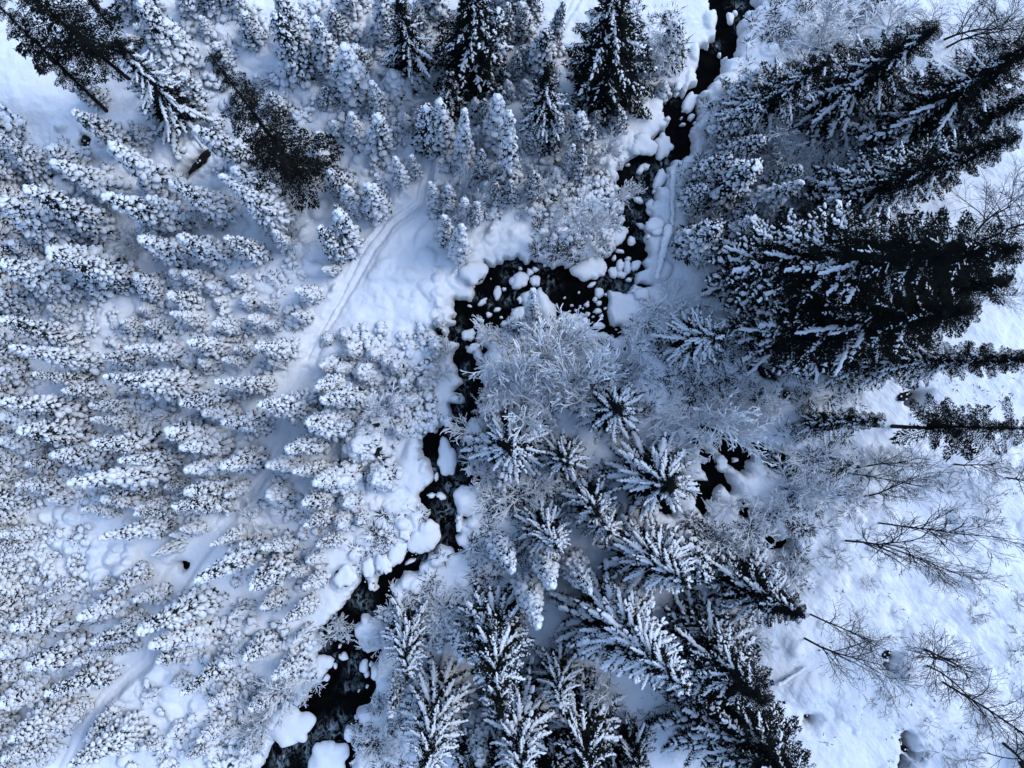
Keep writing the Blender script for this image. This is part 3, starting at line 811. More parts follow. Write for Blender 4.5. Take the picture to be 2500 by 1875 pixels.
def put_trio(name, proto, Hn, Rn, c, spec, names, cat, group, desc, fat=1.0, **kw):
    base, h, ax, rad, mid = solve(c, *spec[:5], **kw)
    rad *= fat * (rnd.uniform(.82, 1.2) if fat > 1 else 1)
    if proto in S_PROTO and rad > 1.45: proto, Hn, Rn = S_BIG[rnd.randint(0, 3)], 13.0, 2.1
    o = empty(name, base)
    L = ax.length
    orient(o, ax, rnd.uniform(0, 6.28), rad / Rn, L / Hn)
    for nm, me in zip(names, proto):
        if me is not None:
            p_ = part(nm, me, o)
            if nm == 'snow': p_['kind'] = 'stuff'
    size = 'tall' if h > 11 else ('mid-sized' if h > 6 else ('short' if h > 3 else 'tiny'))
    reg(o, cat, group, (size, desc), *mid)
    return o

SN = ('trunk', 'crown', 'snow_cover')
S_LIST = {
 'TL': [(1150,400,900,10,300),(1340,220,1310,90,110),(1640,270,1580,80,150),(1950,480,1760,80,190),(1990,330,1760,-60,230),(2130,450,2020,110,180),(2200,250,2130,60,120),(2000,260,1900,90,150),(1280,660,1190,450,120),(940,890,830,780,100),
        (820,930,470,715,150),(1110,1240,690,920,210),(1460,1380,1090,1170,190),(1620,1060,1250,830,170),(1830,1450,1410,1120,230),(1800,1300,1490,1080,160),(290,1110,0,830,230),(760,1250,330,1040,180),(700,1480,160,1210,180),(440,1540,0,1290,240),(120,1300,-120,1130,150),(1180,1430,660,1260,170),(1220,1420,950,1270,150),
        (1200,1660,890,1530,160),(1430,1650,1150,1520,160),(720,1720,300,1600,160),(1690,1650,1450,1530,140),(1850,1600,1760,1480,110),(2200,1640,2050,1460,140),(2250,1400,2150,1320,100),(2110,1100,2060,980,180),(2230,1230,2120,1100,150),(500,1100,330,930,150),(620,1200,480,1130,120),(650,640,480,560,110),(1060,280,840,190,120),
        (2180,880,2140,790,90),(2110,960,2040,850,110),(1800,720,1740,600,120),(1700,560,1640,480,90),(1450,420,1410,260,110),(280,1640,60,1560,150),(150,1700,-60,1600,170),(1000,1500,880,1440,110),(2120,680,2080,560,110),(1560,700,1500,600,100),(1400,800,1370,740,90),(880,320,820,230,80)],
 'TC': [(540,160,480,0,110),(300,250,260,-40,160),(110,620,30,300,170),(270,720,200,520,130),(270,970,240,740,140),(100,880,70,730,110),(440,840,420,740,70),(400,1170,350,1010,110),(480,1130,460,1000,90),(250,1370,180,1190,140),(80,1370,40,1200,120),(270,1230,230,1120,90),(60,1600,15,1330,170),
        (800,1050,800,700,130),(890,950,890,820,80),(905,1170,910,960,110),(600,940,560,690,190),(655,930,640,650,150),(1010,930,1010,620,160),(1080,1180,1090,700,170),(1280,450,1330,190,150),(1130,500,1140,330,90),(1080,260,1080,20,90),(1360,300,1440,10,110),(1200,230,1170,20,120),(1450,1090,1500,930,90),(1520,1110,1565,960,90),(1580,930,1630,820,90),(1540,930,1550,730,160),
        (620,1330,580,1170,100),(700,1340,700,1200,100),(800,1420,800,1280,110),(700,1560,670,1390,120),(870,1430,880,1300,90),(760,1640,780,1450,110),(1960,450,2000,250,140),(2120,400,2170,150,160),(400,650,340,480,170),(150,430,90,300,130),(230,280,190,170,110),(50,600,-40,420,140),(860,780,870,650,120),(930,780,930,640,110),(1170,950,1170,820,120),(1240,950,1250,800,120),(1400,950,1410,760,140),(1450,880,1470,740,130),(1640,830,1650,720,100),(1780,830,1800,700,110),(1100,1290,1100,1160,110),(1000,1290,1000,1180,90),(1250,1250,1250,1100,120),(1380,1180,1380,1090,100),(940,1280,940,1180,100),(1180,420,1180,300,100),(1080,640,1080,530,80),(1190,600,1190,520,80),(2060,620,2090,540,90),(960,470,1020,60,160),(1230,120,1250,-30,130)],
 'TR': [(450,1340,790,1170,190),(230,850,540,700,160),(250,1020,560,900,180),(200,1250,500,1060,220),(60,1600,240,1450,180),(300,1570,480,1400,200),(330,660,510,450,140),(100,1150,330,1000,160),(40,1300,170,1200,140),(150,1650,210,1390,130),(330,1430,480,1320,160),(600,1200,780,1080,150)],
 'ML': [(470,220,0,60,240),(880,180,300,10,190),(1010,240,880,110,140),(1190,180,1100,110,90),(1310,200,1180,120,110),(1270,320,1080,260,110),(1450,340,1390,300,80),(470,560,0,420,170),(630,710,50,600,150),(590,820,210,770,120),(650,880,400,880,100),(1230,860,660,790,190),(830,990,570,970,110),(560,1000,0,950,140),(360,1100,0,1050,190),(570,1160,120,1130,160),(860,1090,580,1060,110),(1030,1220,590,1220,160),(690,1320,330,1290,150),(1110,1380,450,1470,180),(1160,1310,750,1330,120),(1340,1190,1070,1140,160),(1450,1220,1160,1245,120),(1450,930,1160,960,110),(1490,1010,1300,1020,110),(1700,1090,1430,1080,160),(2000,990,1650,970,180),(2210,1090,1970,1085,190),(2310,910,2060,940,150),(1430,590,1210,570,110),(1150,650,800,600,130),(910,680,660,660,130),(1530,480,1370,450,100),(1610,620,1510,610,90),(1860,620,1640,600,110),(1300,430,1100,380,100),(1730,850,1370,820,130),(1610,870,1490,860,90),(1570,690,1430,680,90),(1830,700,1730,690,80),(2030,270,1900,230,100),(2180,110,2080,100,80),(1990,420,1890,390,80),(1430,1360,1190,1390,120),(1660,1310,1420,1370,170),(1450,1500,1190,1530,130),(1570,1480,1450,1560,100),(1200,1480,1060,1500,90),(1070,1600,870,1640,100),(1470,1590,1110,1630,120),(2070,1200,1840,1260,140),(1910,1330,1720,1360,110),(2090,1380,1880,1400,110),(1870,1560,1700,1520,160),(2210,1430,2020,1470,140),(2100,1560,1950,1600,110),(460,1560,320,1580,80),(370,1350,170,1350,120),(150,1440,0,1400,100),(240,1230,0,1200,120),(370,1490,100,1480,130),(470,1410,390,1390,90),(140,1310,-60,1290,120),(700,210,480,60,170),(420,380,310,340,90),(260,330,180,300,90),(100,350,-60,280,150),(1000,380,900,350,90),(880,480,780,420,100),(1060,480,940,450,90),(1130,560,1060,540,80),(1250,700,1180,680,100),(1380,720,1290,690,100),(970,740,880,700,90),(820,740,720,710,100),(1700,450,1600,410,90),(1800,480,1720,450,80),(1420,240,1340,200,90),(1600,200,1500,150,110),(1640,320,1560,290,90),(1780,350,1700,310,80),(2200,700,2060,720,130),(2200,830,2030,860,120),(2100,560,2130,540,70),(780,1450,560,1490,120),(880,1560,650,1580,120),(740,1640,520,1640,110),(1000,1490,850,1500,100),(1290,1090,1150,1060,90),(900,860,780,880,80)],
 'BL': [(1090,90,630,180,150),(1110,20,860,10,90),(1210,140,1100,160,80),(1310,110,1150,100,90),(1160,220,880,310,70),(1690,230,1250,460,150),(1570,130,1350,230,100),(1840,340,1610,500,130),(1880,210,1680,245,110),(2110,30,1960,100,100),(2010,590,1820,720,100),(2010,740,1890,850,70),(1630,600,1450,690,70),(1340,560,880,790,170),(810,570,500,700,140),(910,740,590,860,110),(910,690,720,780,100),(880,850,630,950,90),(570,880,170,1010,190),(210,820,0,930,150),(390,690,40,700,170),(550,720,360,760,60),(1300,750,960,880,150),(1140,900,1010,980,100),(660,900,470,990,90),(700,1030,280,1170,150),(430,1280,60,1480,190),(270,1120,0,1260,190),(340,1450,0,1600,170),(110,1400,-60,1470,130),(310,1560,150,1640,100),(750,1330,560,1480,110),(900,1390,430,1650,190),(1490,950,1160,1190,140),(1730,830,1570,960,110),(1560,900,1420,1000,120),(1940,960,1750,1080,120),(1040,1150,930,1180,50),(1430,1380,1260,1480,110),(1330,1510,1190,1590,100),(1510,1150,1330,1250,110),(1760,1180,1600,1280,110),(460,470,270,560,90),(450,610,350,690,60),(730,470,610,500,70),(940,380,740,520,130),(1070,530,850,570,110),(190,200,-20,260,120),(210,150,-20,120,120),(140,520,-40,570,110),(330,640,150,700,110),(200,1010,30,1080,120),(130,1180,-40,1230,120),(480,1130,330,1200,100),(560,1240,430,1290,90),(2180,180,2040,230,100),(2080,430,1950,500,110),(1960,360,1880,420,90),(1800,560,1680,630,100),(1240,870,1130,930,90),(1200,1080,1100,1120,70),(1020,1470,900,1520,90),(1180,1400,1080,1440,80),(1650,1480,1540,1540,100),(2050,280,1980,330,80),(850,640,760,680,80),(1220,690,1100,760,90),(700,1420,600,1560,80)],
 'MC': [(250,1190,70,1230,240),(330,1400,230,1450,150),(100,1400,0,1460,180),(1240,450,1240,225,110),(130,620,60,600,130),(210,780,130,760,130),(460,850,400,830,100),(400,970,340,960,110),(60,760,-10,740,110),(330,700,290,690,90),(60,880,-20,870,140),(480,940,440,930,70),(430,1120,370,1130,100),(100,1550,40,1600,130),(60,530,20,520,100),(250,650,210,640,90),(400,730,350,720,80),(560,830,520,820,90),(640,600,610,590,80),(650,440,630,430,60)],
 'BC': [(385,1050,325,1330,110),(1300,270,1360,500,140),(1480,330,1610,530,180),(1010,190,1110,390,160),(1190,450,1270,745,150),(750,740,780,980,130),(620,800,650,920,75),(40,60,0,100,120),(150,40,120,80,100),(880,1290,900,1640,180)],
 'BR': [(0,250,180,430,220)],
}
for _c, _y0, _y1 in (('TL', 860, 1640), ('ML', 60, 1640), ('BL', 20, 1640)):  # extra edge spruces added to cut skylight on the bright left rim
    _y = _y0
    while _y < _y1:
        S_LIST[_c].append((rnd.uniform(70, 170), _y, -rnd.uniform(140, 300), _y + (-60 if _c == 'TL' else (40 if _c == 'BL' else -5)), rnd.uniform(120, 180)))
        _y += rnd.uniform(95, 150)
for _x in (860, 1000, 1240, 1420, 1560): S_LIST['TL'].append((_x, rnd.uniform(60, 110), _x - 110, -rnd.uniform(120, 200), rnd.uniform(110, 170)))  # more added spruces, dimming the bright top rim
for _x in (60, 140, 560, 620, 980, 1130, 1200): S_LIST['TC'].append((_x, rnd.uniform(50, 110), _x - 20, -rnd.uniform(120, 220), rnd.uniform(100, 150)))
n_ = 0
for c, lst in S_LIST.items():
    for q in lst:
        small = q[4] < 85 or math.hypot(q[0] - q[2], q[1] - q[3]) < 1.1 * q[4]
        dark = (c == 'TC' and q[0] > 560 and q[1] < 1300) or c in ('TR', 'BR') or (c == 'TL' and q[2] > 1700)
        if small and c not in ('BC',):
            put_trio('snow_covered_bush' if q[4] < 100 else 'snow_laden_spruce', BUSH[n_ % 4], 1.6, .85, c, q, SN, 'bush' if q[4] < 100 else 'spruce', 'young spruces buried in snow', 'young spruce buried in snow', fat=1.3, hmin=.8, hmax=3.0)
        else:
            pr = S_DARK[n_ % 3] if dark and rnd.random() < .6 else S_PROTO[n_ % 8]
            put_trio('snow_laden_spruce', pr, 10.0, 1.15, c, q, SN, 'spruce', 'snow-laden spruces of the valley forest', 'snow-laden spruce' if not dark else 'dark-gapped snowy spruce', fat=1.22, shift=.12, hmin=2.0, hmax=20)
        n_ += 1

F_LIST = {
 'TL': [(1870,1560,1920,1300,200),(700,1400,560,1260,200),(1350,1450,1200,1380,120),(900,1560,700,1540,150)],
 'TC': [(700,420,620,330,180),(640,640,520,540,220),(760,1300,900,1150,160),(1500,1500,1560,1260,240),(1560,1480,1640,1330,160),(1400,1000,1420,880,90),(1700,1000,1760,880,120),(1750,1300,1790,1200,130),(1340,1500,1320,1400,110),(2050,480,1960,250,200),(2150,420,2190,170,200),(1950,600,1930,530,90),(1900,700,1920,620,100),(1640,1620,1660,1540,120),(1430,1340,1450,1250,110),(1300,1250,1330,1150,140),(1600,1050,1650,950,110),(870,1330,800,1230,140)],
 'TR': [(910,340,600,100,360),(900,320,880,-40,320),(820,330,560,260,260),(720,470,600,330,240),(1330,190,1300,-40,300),(1150,240,1050,60,280),(1050,420,1050,250,200),(330,830,190,590,180),(470,700,500,440,180),(270,900,100,800,200),(360,1000,50,870,170),(250,1130,120,960,240),(430,1130,300,930,240),(600,1060,700,900,240),(700,1100,790,950,220),(500,1250,450,1080,240),(330,1330,150,1180,240),(120,1250,20,1060,200),(880,1180,960,1040,240),(300,1580,340,1420,200),(430,1480,480,1380,150),(100,1400,200,1350,150),(1400,640,1450,500,200),(1480,680,1520,560,150),(180,880,40,780,140)],
 'MC': [(1350,700,1200,560,300),(1450,900,1330,640,300),(1100,600,930,500,160),(1150,800,1050,690,240),(1180,1000,1000,800,280),(1260,900,1180,680,250),(1500,1000,1400,800,250),(1650,850,1560,700,250),(1560,620,1420,560,200),(1980,430,1780,300,300),(2130,330,2050,180,250),(1900,800,1850,650,250),(2150,1260,1800,850,420),(2170,1240,2180,850,350),(2000,1050,1880,800,350),(960,1020,900,960,130),(900,1200,830,1130,200),(950,1420,890,1360,200),(1000,1550,950,1480,220),(1150,1550,1180,1480,250),(1250,1480,1230,1400,220),(280,1010,150,960,200),(230,950,230,830,150),(130,1150,60,1080,150),(1400,1100,1320,990,200),(1760,760,1700,620,220),(1000,920,930,860,150),(690,640,640,600,110),(660,780,620,740,130)],
 'MR': [(90,1050,60,750,350),(150,1080,350,950,300),(300,1000,330,690,220),(460,960,420,830,220),(560,1080,700,1000,200),(830,1320,720,1080,300),(780,1340,850,1230,250),(1280,1370,1110,1120,180),(1180,1380,950,1220,160),(1370,1310,1340,1060,100),(820,980,700,780,150),(1100,830,750,760,180),(700,1500,500,1300,260),(740,1540,950,1450,250),(600,1650,480,1550,200),(330,1620,280,1540,150),(180,330,60,150,350),(620,1330,560,1200,200),(400,1130,420,1030,180)],
 'BC': [(700,660,620,350,340),(640,640,470,430,220),(700,690,760,450,250),(380,620,280,450,180),(280,880,150,800,220),(300,720,220,630,150),(20,730,150,700,130),(0,680,120,640,100),(230,1500,200,1600,220),(270,1280,230,1230,120),(1000,250,960,120,200),(900,280,820,200,150),(1740,1020,1760,1260,120),(1430,860,1350,740,160),(1500,480,1600,440,180)],
 'BL': [(1850,1150,1700,1250,240),(2150,780,2090,680,150),(1640,1420,1500,1480,200),(1950,1100,1830,1000,200),(1700,1330,1560,1400,220),(1620,60,1700,0,200)],
 'BR': [(380,820,300,560,380),(100,330,60,0,300),(250,200,330,40,300),(450,130,560,20,250),(480,330,430,180,250),(700,420,640,280,220),(640,520,760,440,150)],
}
FN = ('trunk', 'frosted_twigs', 'snow')
n_ = 0
for c, lst in F_LIST.items():
    for q in lst:
        base, h, ax, rad, mid = solve(c, *q, hmin=1.3, hmax=13, shift=0, maxlean=.45)
        big = h > 4.5
        i = (4 + n_ % 3) if big else n_ % 4
        Hn = 5.5 if big else 4.2
        put_trio('frosted_birch' if big else 'frosted_shrub', F_PROTO[i], Hn, 1.9 if big else 2.6, c, q, FN, 'tree' if big else 'shrub', 'frosted leafless trees and shrubs along the stream', 'frosted leafless ' + ('tree' if big else 'shrub'), hmin=1.3, hmax=13, shift=0, maxlean=.45)
        n_ += 1

B_LIST = {
 'BR': [(1280,85,2050,260,260),(1070,200,1900,370,330),(1300,225,1950,390,200),(840,670,1230,800,260),(800,825,1200,1080,300),(1580,900,2000,1030,430),(1590,1000,2100,1250,260),(1690,1105,2300,1400,340),(2080,1500,2500,1750,420)],
 'TR': [(1700,250,2060,-60,330),(1720,300,2180,-10,330),(1960,1540,2260,1330,350),(1900,1500,2200,1180,350),(2130,280,2300,60,280),(1560,170,1500,-60,260)],
 'MR': [(1200,1365,1560,1330,220),(1090,1410,1500,1420,200),(1190,1560,1650,1560,240),(1760,1350,2000,1340,240),(2100,1440,2330,1520,240),(1880,280,2200,220,160)],
}
n_ = 0
for c, lst in B_LIST.items():
    for q in lst:
        o = put_trio('bare_larch', B_PROTO[n_ % 4], 9.0, 2.6, c, q, ('trunk', 'bare_twigs'), 'tree', 'bare dark trees on the open slope', 'bare dark leafless tree', hmin=3, hmax=24, shift=0, maxlean=.25)
        n_ += 1
BS_LIST = {'BR': [(1320,1250,1230,1090,150),(1400,1050,1410,950,130),(1660,450,1760,480,110),(1950,100,2100,90,160),(2170,600,2200,480,130),(2180,800,2230,700,130),(1880,680,1980,630,150),(1840,1620,1900,1480,180),(1680,1560,1640,1440,160),(1600,1380,1570,1310,110),(1960,1380,1930,1290,120),(720,330,820,230,170),(700,560,760,480,120),(1200,480,1250,430,90),(1460,1560,1540,1620,140),(930,100,1010,60,150),(1000,300,930,120,170),(2140,920,2212,890,120)],
           'MR': [(1720,1520,1830,1450,150),(1960,1600,2050,1560,140),(1300,1600,1200,1650,150),(2150,1200,2200,1150,100)],
           'BC': [(1430,830,1330,720,150),(1690,1220,1600,1020,200),(2000,1280,1900,1200,200),(1000,520,1030,490,60)],
           'TR': [(1450,560,1560,440,170),(1000,480,1060,270,200),(1800,470,1900,330,200),(2060,180,2200,60,250)],
           'ML': [(1080,1030,1000,1000,150),(300,250,220,210,120)]}
n_ = 0
for c, lst in BS_LIST.items():
    for q in lst:
        put_trio('bare_shrub', BS_PROTO[n_ % 3], 2.3, 1.3, c, q, ('stems', 'bare_twigs'), 'shrub', 'bare dark shrubs poking through the snow', 'bare dark leafless shrub', hmin=.8, hmax=5, shift=0, maxlean=.5)
        n_ += 1

# ------------------------------------------------------------------ big spruces built bough by bough
def big_spruce(c, bx, by, tx, ty, wd, style, hfix=None, name='dark_spruce', dens=1.0, shift=.3):
    mass = style == 'mass'
    if mass: style = 'light'
    base, h, ax, rad, mid = solve(c, bx, by, tx, ty, wd, 6, 34, hfix, shift=shift, maxlean=.14)
    rad *= {'bare': 1.45, 'brown': 1.5, 'light': 1.75 if mass else 1.42}.get(style, 1.5)
    rs = np.random.RandomState(int(bx * 7 + by * 3 + 11) % 100000)
    o = empty(name, base)
    q0 = Vector((0, 0, 1)).rotation_difference(ax.normalized())
    o.rotation_mode = 'QUATERNION'; o.rotation_quaternion = q0
    hh = ax.length
    part('trunk', trunk_mesh(hh, .006 * hh + .06 if style in ('bare', 'brown') else .010 * hh + .05), o)
    brown = style == 'brown'
    bare = style == 'bare' or brown
    core = part('crown', CORE_B if brown else CORE[rs.randint(3)], o)
    crown0 = .06 if brown else (.30 if bare else .04)
    cw = .10 if brown else .16 if bare else {'heavy': .5, 'med': .5, 'light': .52 if mass else .42}.get(style, .55)
    core.location = (0, 0, hh * crown0)
    core.scale = (rad * cw, rad * cw, hh * (1 - crown0))
    nb = int(min(270, {'heavy': 8.8, 'med': 7.5, 'speck': 7, 'light': 8.6, 'bare': 3.0, 'brown': 4.0}[style] * hh))
    for k in range(nb):
        t_ = (k + rs.uniform(.2, .8)) / nb
        t_ = t_ ** (1.0 if style == 'light' else 1.12)                                     # closer together below
        z = hh * (crown0 + (1 - crown0) * t_ * .985)
        an = k * 2.399963 + rs.uniform(-.45, .45)
        prof = (1 - t_) ** ((.6 if mass else .82) if style == 'light' else .95)
        if bare: prof = (1 - t_) ** (.8 if brown else .5) * (.35 + .65 * math.sin(t_ * (17 if brown else 13) + .5 * math.sin(an)) ** 2) * (rs.uniform(.35, 1.5) if brown else rs.uniform(.6, 1.25))
        L = max(.35, rad * (prof * rs.uniform(.8, 1.15) + .10))
        if style == 'heavy': kind = 'heavy' if t_ < (.88 if c != 'BC' else .97) or rs.rand() < .25 else 'none'
        elif style == 'med': kind = ('heavy' if rs.rand() < .25 else ('thin' if rs.rand() < .6 else 'med')) if rs.rand() < 1.3 - t_ else ('light' if rs.rand() < .4 else 'none')
        elif style == 'speck': kind = ('med' if rs.rand() < .5 else 'light') if rs.rand() < .85 else 'none'
        elif style == 'light': kind = 'thin' if rs.rand() < (1.2 if mass else 1.42) - 1.45 * t_ else ('light' if rs.rand() < .3 else 'none')
        elif style == 'brown': kind = 'brown' if rs.rand() < .35 else 'none'
        else: kind = 'none'
        fm, sm = BR[kind][rs.randint(len(BR[kind]))]
        b = part('bough', fm, o)
        s = L / 2.5
        sw = max(s, .55) * rs.uniform(.9, 1.15)
        if style == 'heavy': sw *= 1.0
        b.location = (0, 0, z)
        up = -.25 + .75 * t_ ** 1.5 if not bare else rs.uniform(-.25, .25)
        b.rotation_euler = (rs.uniform(-.25, .25), -up, an)
        b.scale = (s, sw, sw)
        if sm is not None: part('bough_snow', sm, b)['kind'] = 'stuff'
    size = 'giant' if h > 26 else ('tall' if h > 17 else 'mid-sized')
    dd = {'heavy': 'snow-striped spruce', 'med': 'white-striped dark spruce', 'speck': 'snow-speckled dark spruce', 'light': 'black spruce snowy below', 'bare': 'snowless dark spruce', 'brown': 'snowless brownish spruce'}[style]
    reg(o, 'spruce', 'big spruces over the stream', (size, dd), *mid)
    return o
D_LIST = [('TL',1050,700,-350,-500,480,'bare'),('TL',740,770,-200,-150,260,'bare'),('TL',750,250,480,-350,220,'bare'),('TL',2020,1250,1330,325,420,'brown'),('TL',1230,830,740,250,330,'heavy'),
 ('TC',860,600,850,-250,420,'speck'),('TC',1690,740,1800,-350,470,'speck'),('TC',1310,950,1330,430,300,'med'),('TC',490,540,370,-30,300,'med'),('TC',720,790,700,470,170,'med'),
 ('TR',800,760,1660,170,480,'light'),('TR',330,790,960,390,380,'light'),('TR',1200,1000,2280,280,560,'light'),('TR',1450,1020,2400,560,420,'light'),('TR',860,1340,2200,870,440,'light'),
 ('MR',280,60,2240,30,430,'mass'),('MR',500,500,1900,350,430,'mass'),('MR',800,200,2120,190,430,'mass'),('MR',-60,560,290,520,330,'heavy'),('MR',300,480,540,425,150,'med'),('MR',900,700,2330,680,320,'light'),('MR',770,1080,1330,1070,190,'med'),('MR',1250,1110,2350,1120,380,'bare'),
 ('MC',1090,1150,1100,1260,440,'heavy'),('MC',1640,985,1800,1005,380,'heavy'),('MC',1400,1260,1465,1340,280,'heavy'),('MC',1860,1330,2130,1510,480,'heavy'),('MC',1580,1480,1660,1680,300,'heavy'),
 ('BC',430,640,440,1100,270,'heavy'),('BC',650,1020,520,1900,360,'heavy'),('BC',980,560,1030,1350,400,'med'),('BC',1150,1050,1165,1800,420,'heavy'),('BC',1390,890,1420,1300,270,'heavy'),('BC',1540,1120,1620,1880,400,'med'),('BC',860,1330,850,2050,330,'med'),('BC',1360,1420,1390,2150,380,'speck'),('BC',1750,1480,1850,2050,360,'light'),('BC',1030,1300,1040,2000,300,'med'),('BC',1560,540,2250,1150,480,'heavy'),('BC',1240,20,1400,240,300,'heavy'),('BC',1620,-20,1740,150,270,'heavy'),('BC',1820,170,2230,470,420,'heavy'),('BC',1850,1380,1920,1680,280,'med'),
 ('BR',250,380,800,690,400,'med'),('BR',-50,700,560,1250,520,'light'),('BR',50,1150,900,1800,620,'light')]
for q in D_LIST:
    big_spruce(*q)

# ------------------------------------------------------------------ snow-capped boulders
def boulder(c, x, y, a, b_, ang=0, tall=None, desc=None, z0=None, rock_show=.9):
    f = CROPS[c][2] * K
    wx, wy = CW(c, x, y)
    zg = ground_z(wx, wy)
    A, B = a * f * 1.0, b_ * f * 1.0
    m = min(A, B)
    zb = WATER_Z if zg < -.7 else zg - .15
    hgt = (tall if tall is not None else min(.9, .35 + .5 * m)) + (0.15 if zg < -.7 else 0)
    zt = zb + hgt
    s = (H - zt * .6) / H
    wx, wy = wx * s, wy * s
    o = empty('snow_capped_boulder', (wx, wy, zb))
    o.rotation_euler = (0, 0, math.radians(-ang))
    big = m > .5
    tv, tf = ICO4 if m > .9 else (ICO3 if m > .2 else ICO2)
    rs = np.random.RandomState(int(x * 13 + y * 7 + ord(c[1])) % 99999)
    off = rs.uniform(0, 50, 2)
    P = tv.copy()
    az = np.arctan2(P[:, 1], P[:, 0])
    wob = 1 + .62 * vnoise(np.cos(az) * 1.1 + off[0], np.sin(az) * 1.1 + off[1], 5) + .30 * vnoise(np.cos(az) * 3 + off[0], np.sin(az) * 3 + off[1], 8)
    rxy = np.hypot(P[:, 0], P[:, 1])
    zz = P[:, 2]
    r2 = rxy ** .62                          # fuller shoulders than an ellipsoid
    V = np.stack([np.cos(az) * r2 * A * wob, np.sin(az) * r2 * B * wob, np.where(zz > 0, hgt * .42 + zz * hgt * .6, hgt * .42 + zz * hgt * .36)], -1)
    V[:, 2] += (.22 * m * vnoise(V[:, 0] / m * 1.4 + off[0], V[:, 1] / m * 1.4, 3)) * (zz > 0)
    ca = Acc(); ca.add(V, tf)
    for q in range(rs.randint(0, 3) if .3 < m < 1.2 else 0):
        an, u = rs.uniform(0, 6.28), rs.uniform(.45, .8)
        k_ = rs.uniform(.45, .65)
        V2 = tv * (1 + .06 * vnoise(tv[:, 0] * 2 + q, tv[:, 1] * 2, 4))[:, None] * np.array((m * k_ * rs.uniform(1, 1.4), m * k_, hgt * rs.uniform(.35, .5))) + np.array((A * u * math.cos(an), B * u * math.sin(an), hgt * rs.uniform(.35, .55)))
        ca.add(V2, tf)
    part('snow_cap', ca.mesh('snow_cap', M_cap), o)
    tv2, tf2 = ICO2
    P = tv2 * (1 + .15 * rs.uniform(-1, 1, (len(tv2), 1)))
    V = P * np.array((A * .86, B * .86, hgt * .45)) + np.array((0, 0, hgt * .12))
    part('rock', mesh_from('rock', V, tf2, [M_rock]), o)
    sx, sy = S(c, x, y)
    sz = 'huge' if m > 1.1 else ('large' if m > .6 else ('small' if m > .22 else 'tiny'))
    el = max(A, B) / m
    shp = 'long' if el > 1.7 else ('oval' if el > 1.25 else 'round')
    reg(o, 'boulder', 'snow-capped boulders in and by the stream', (sz + ' ' + shp, desc or 'snow-capped boulder'), sx, sy)
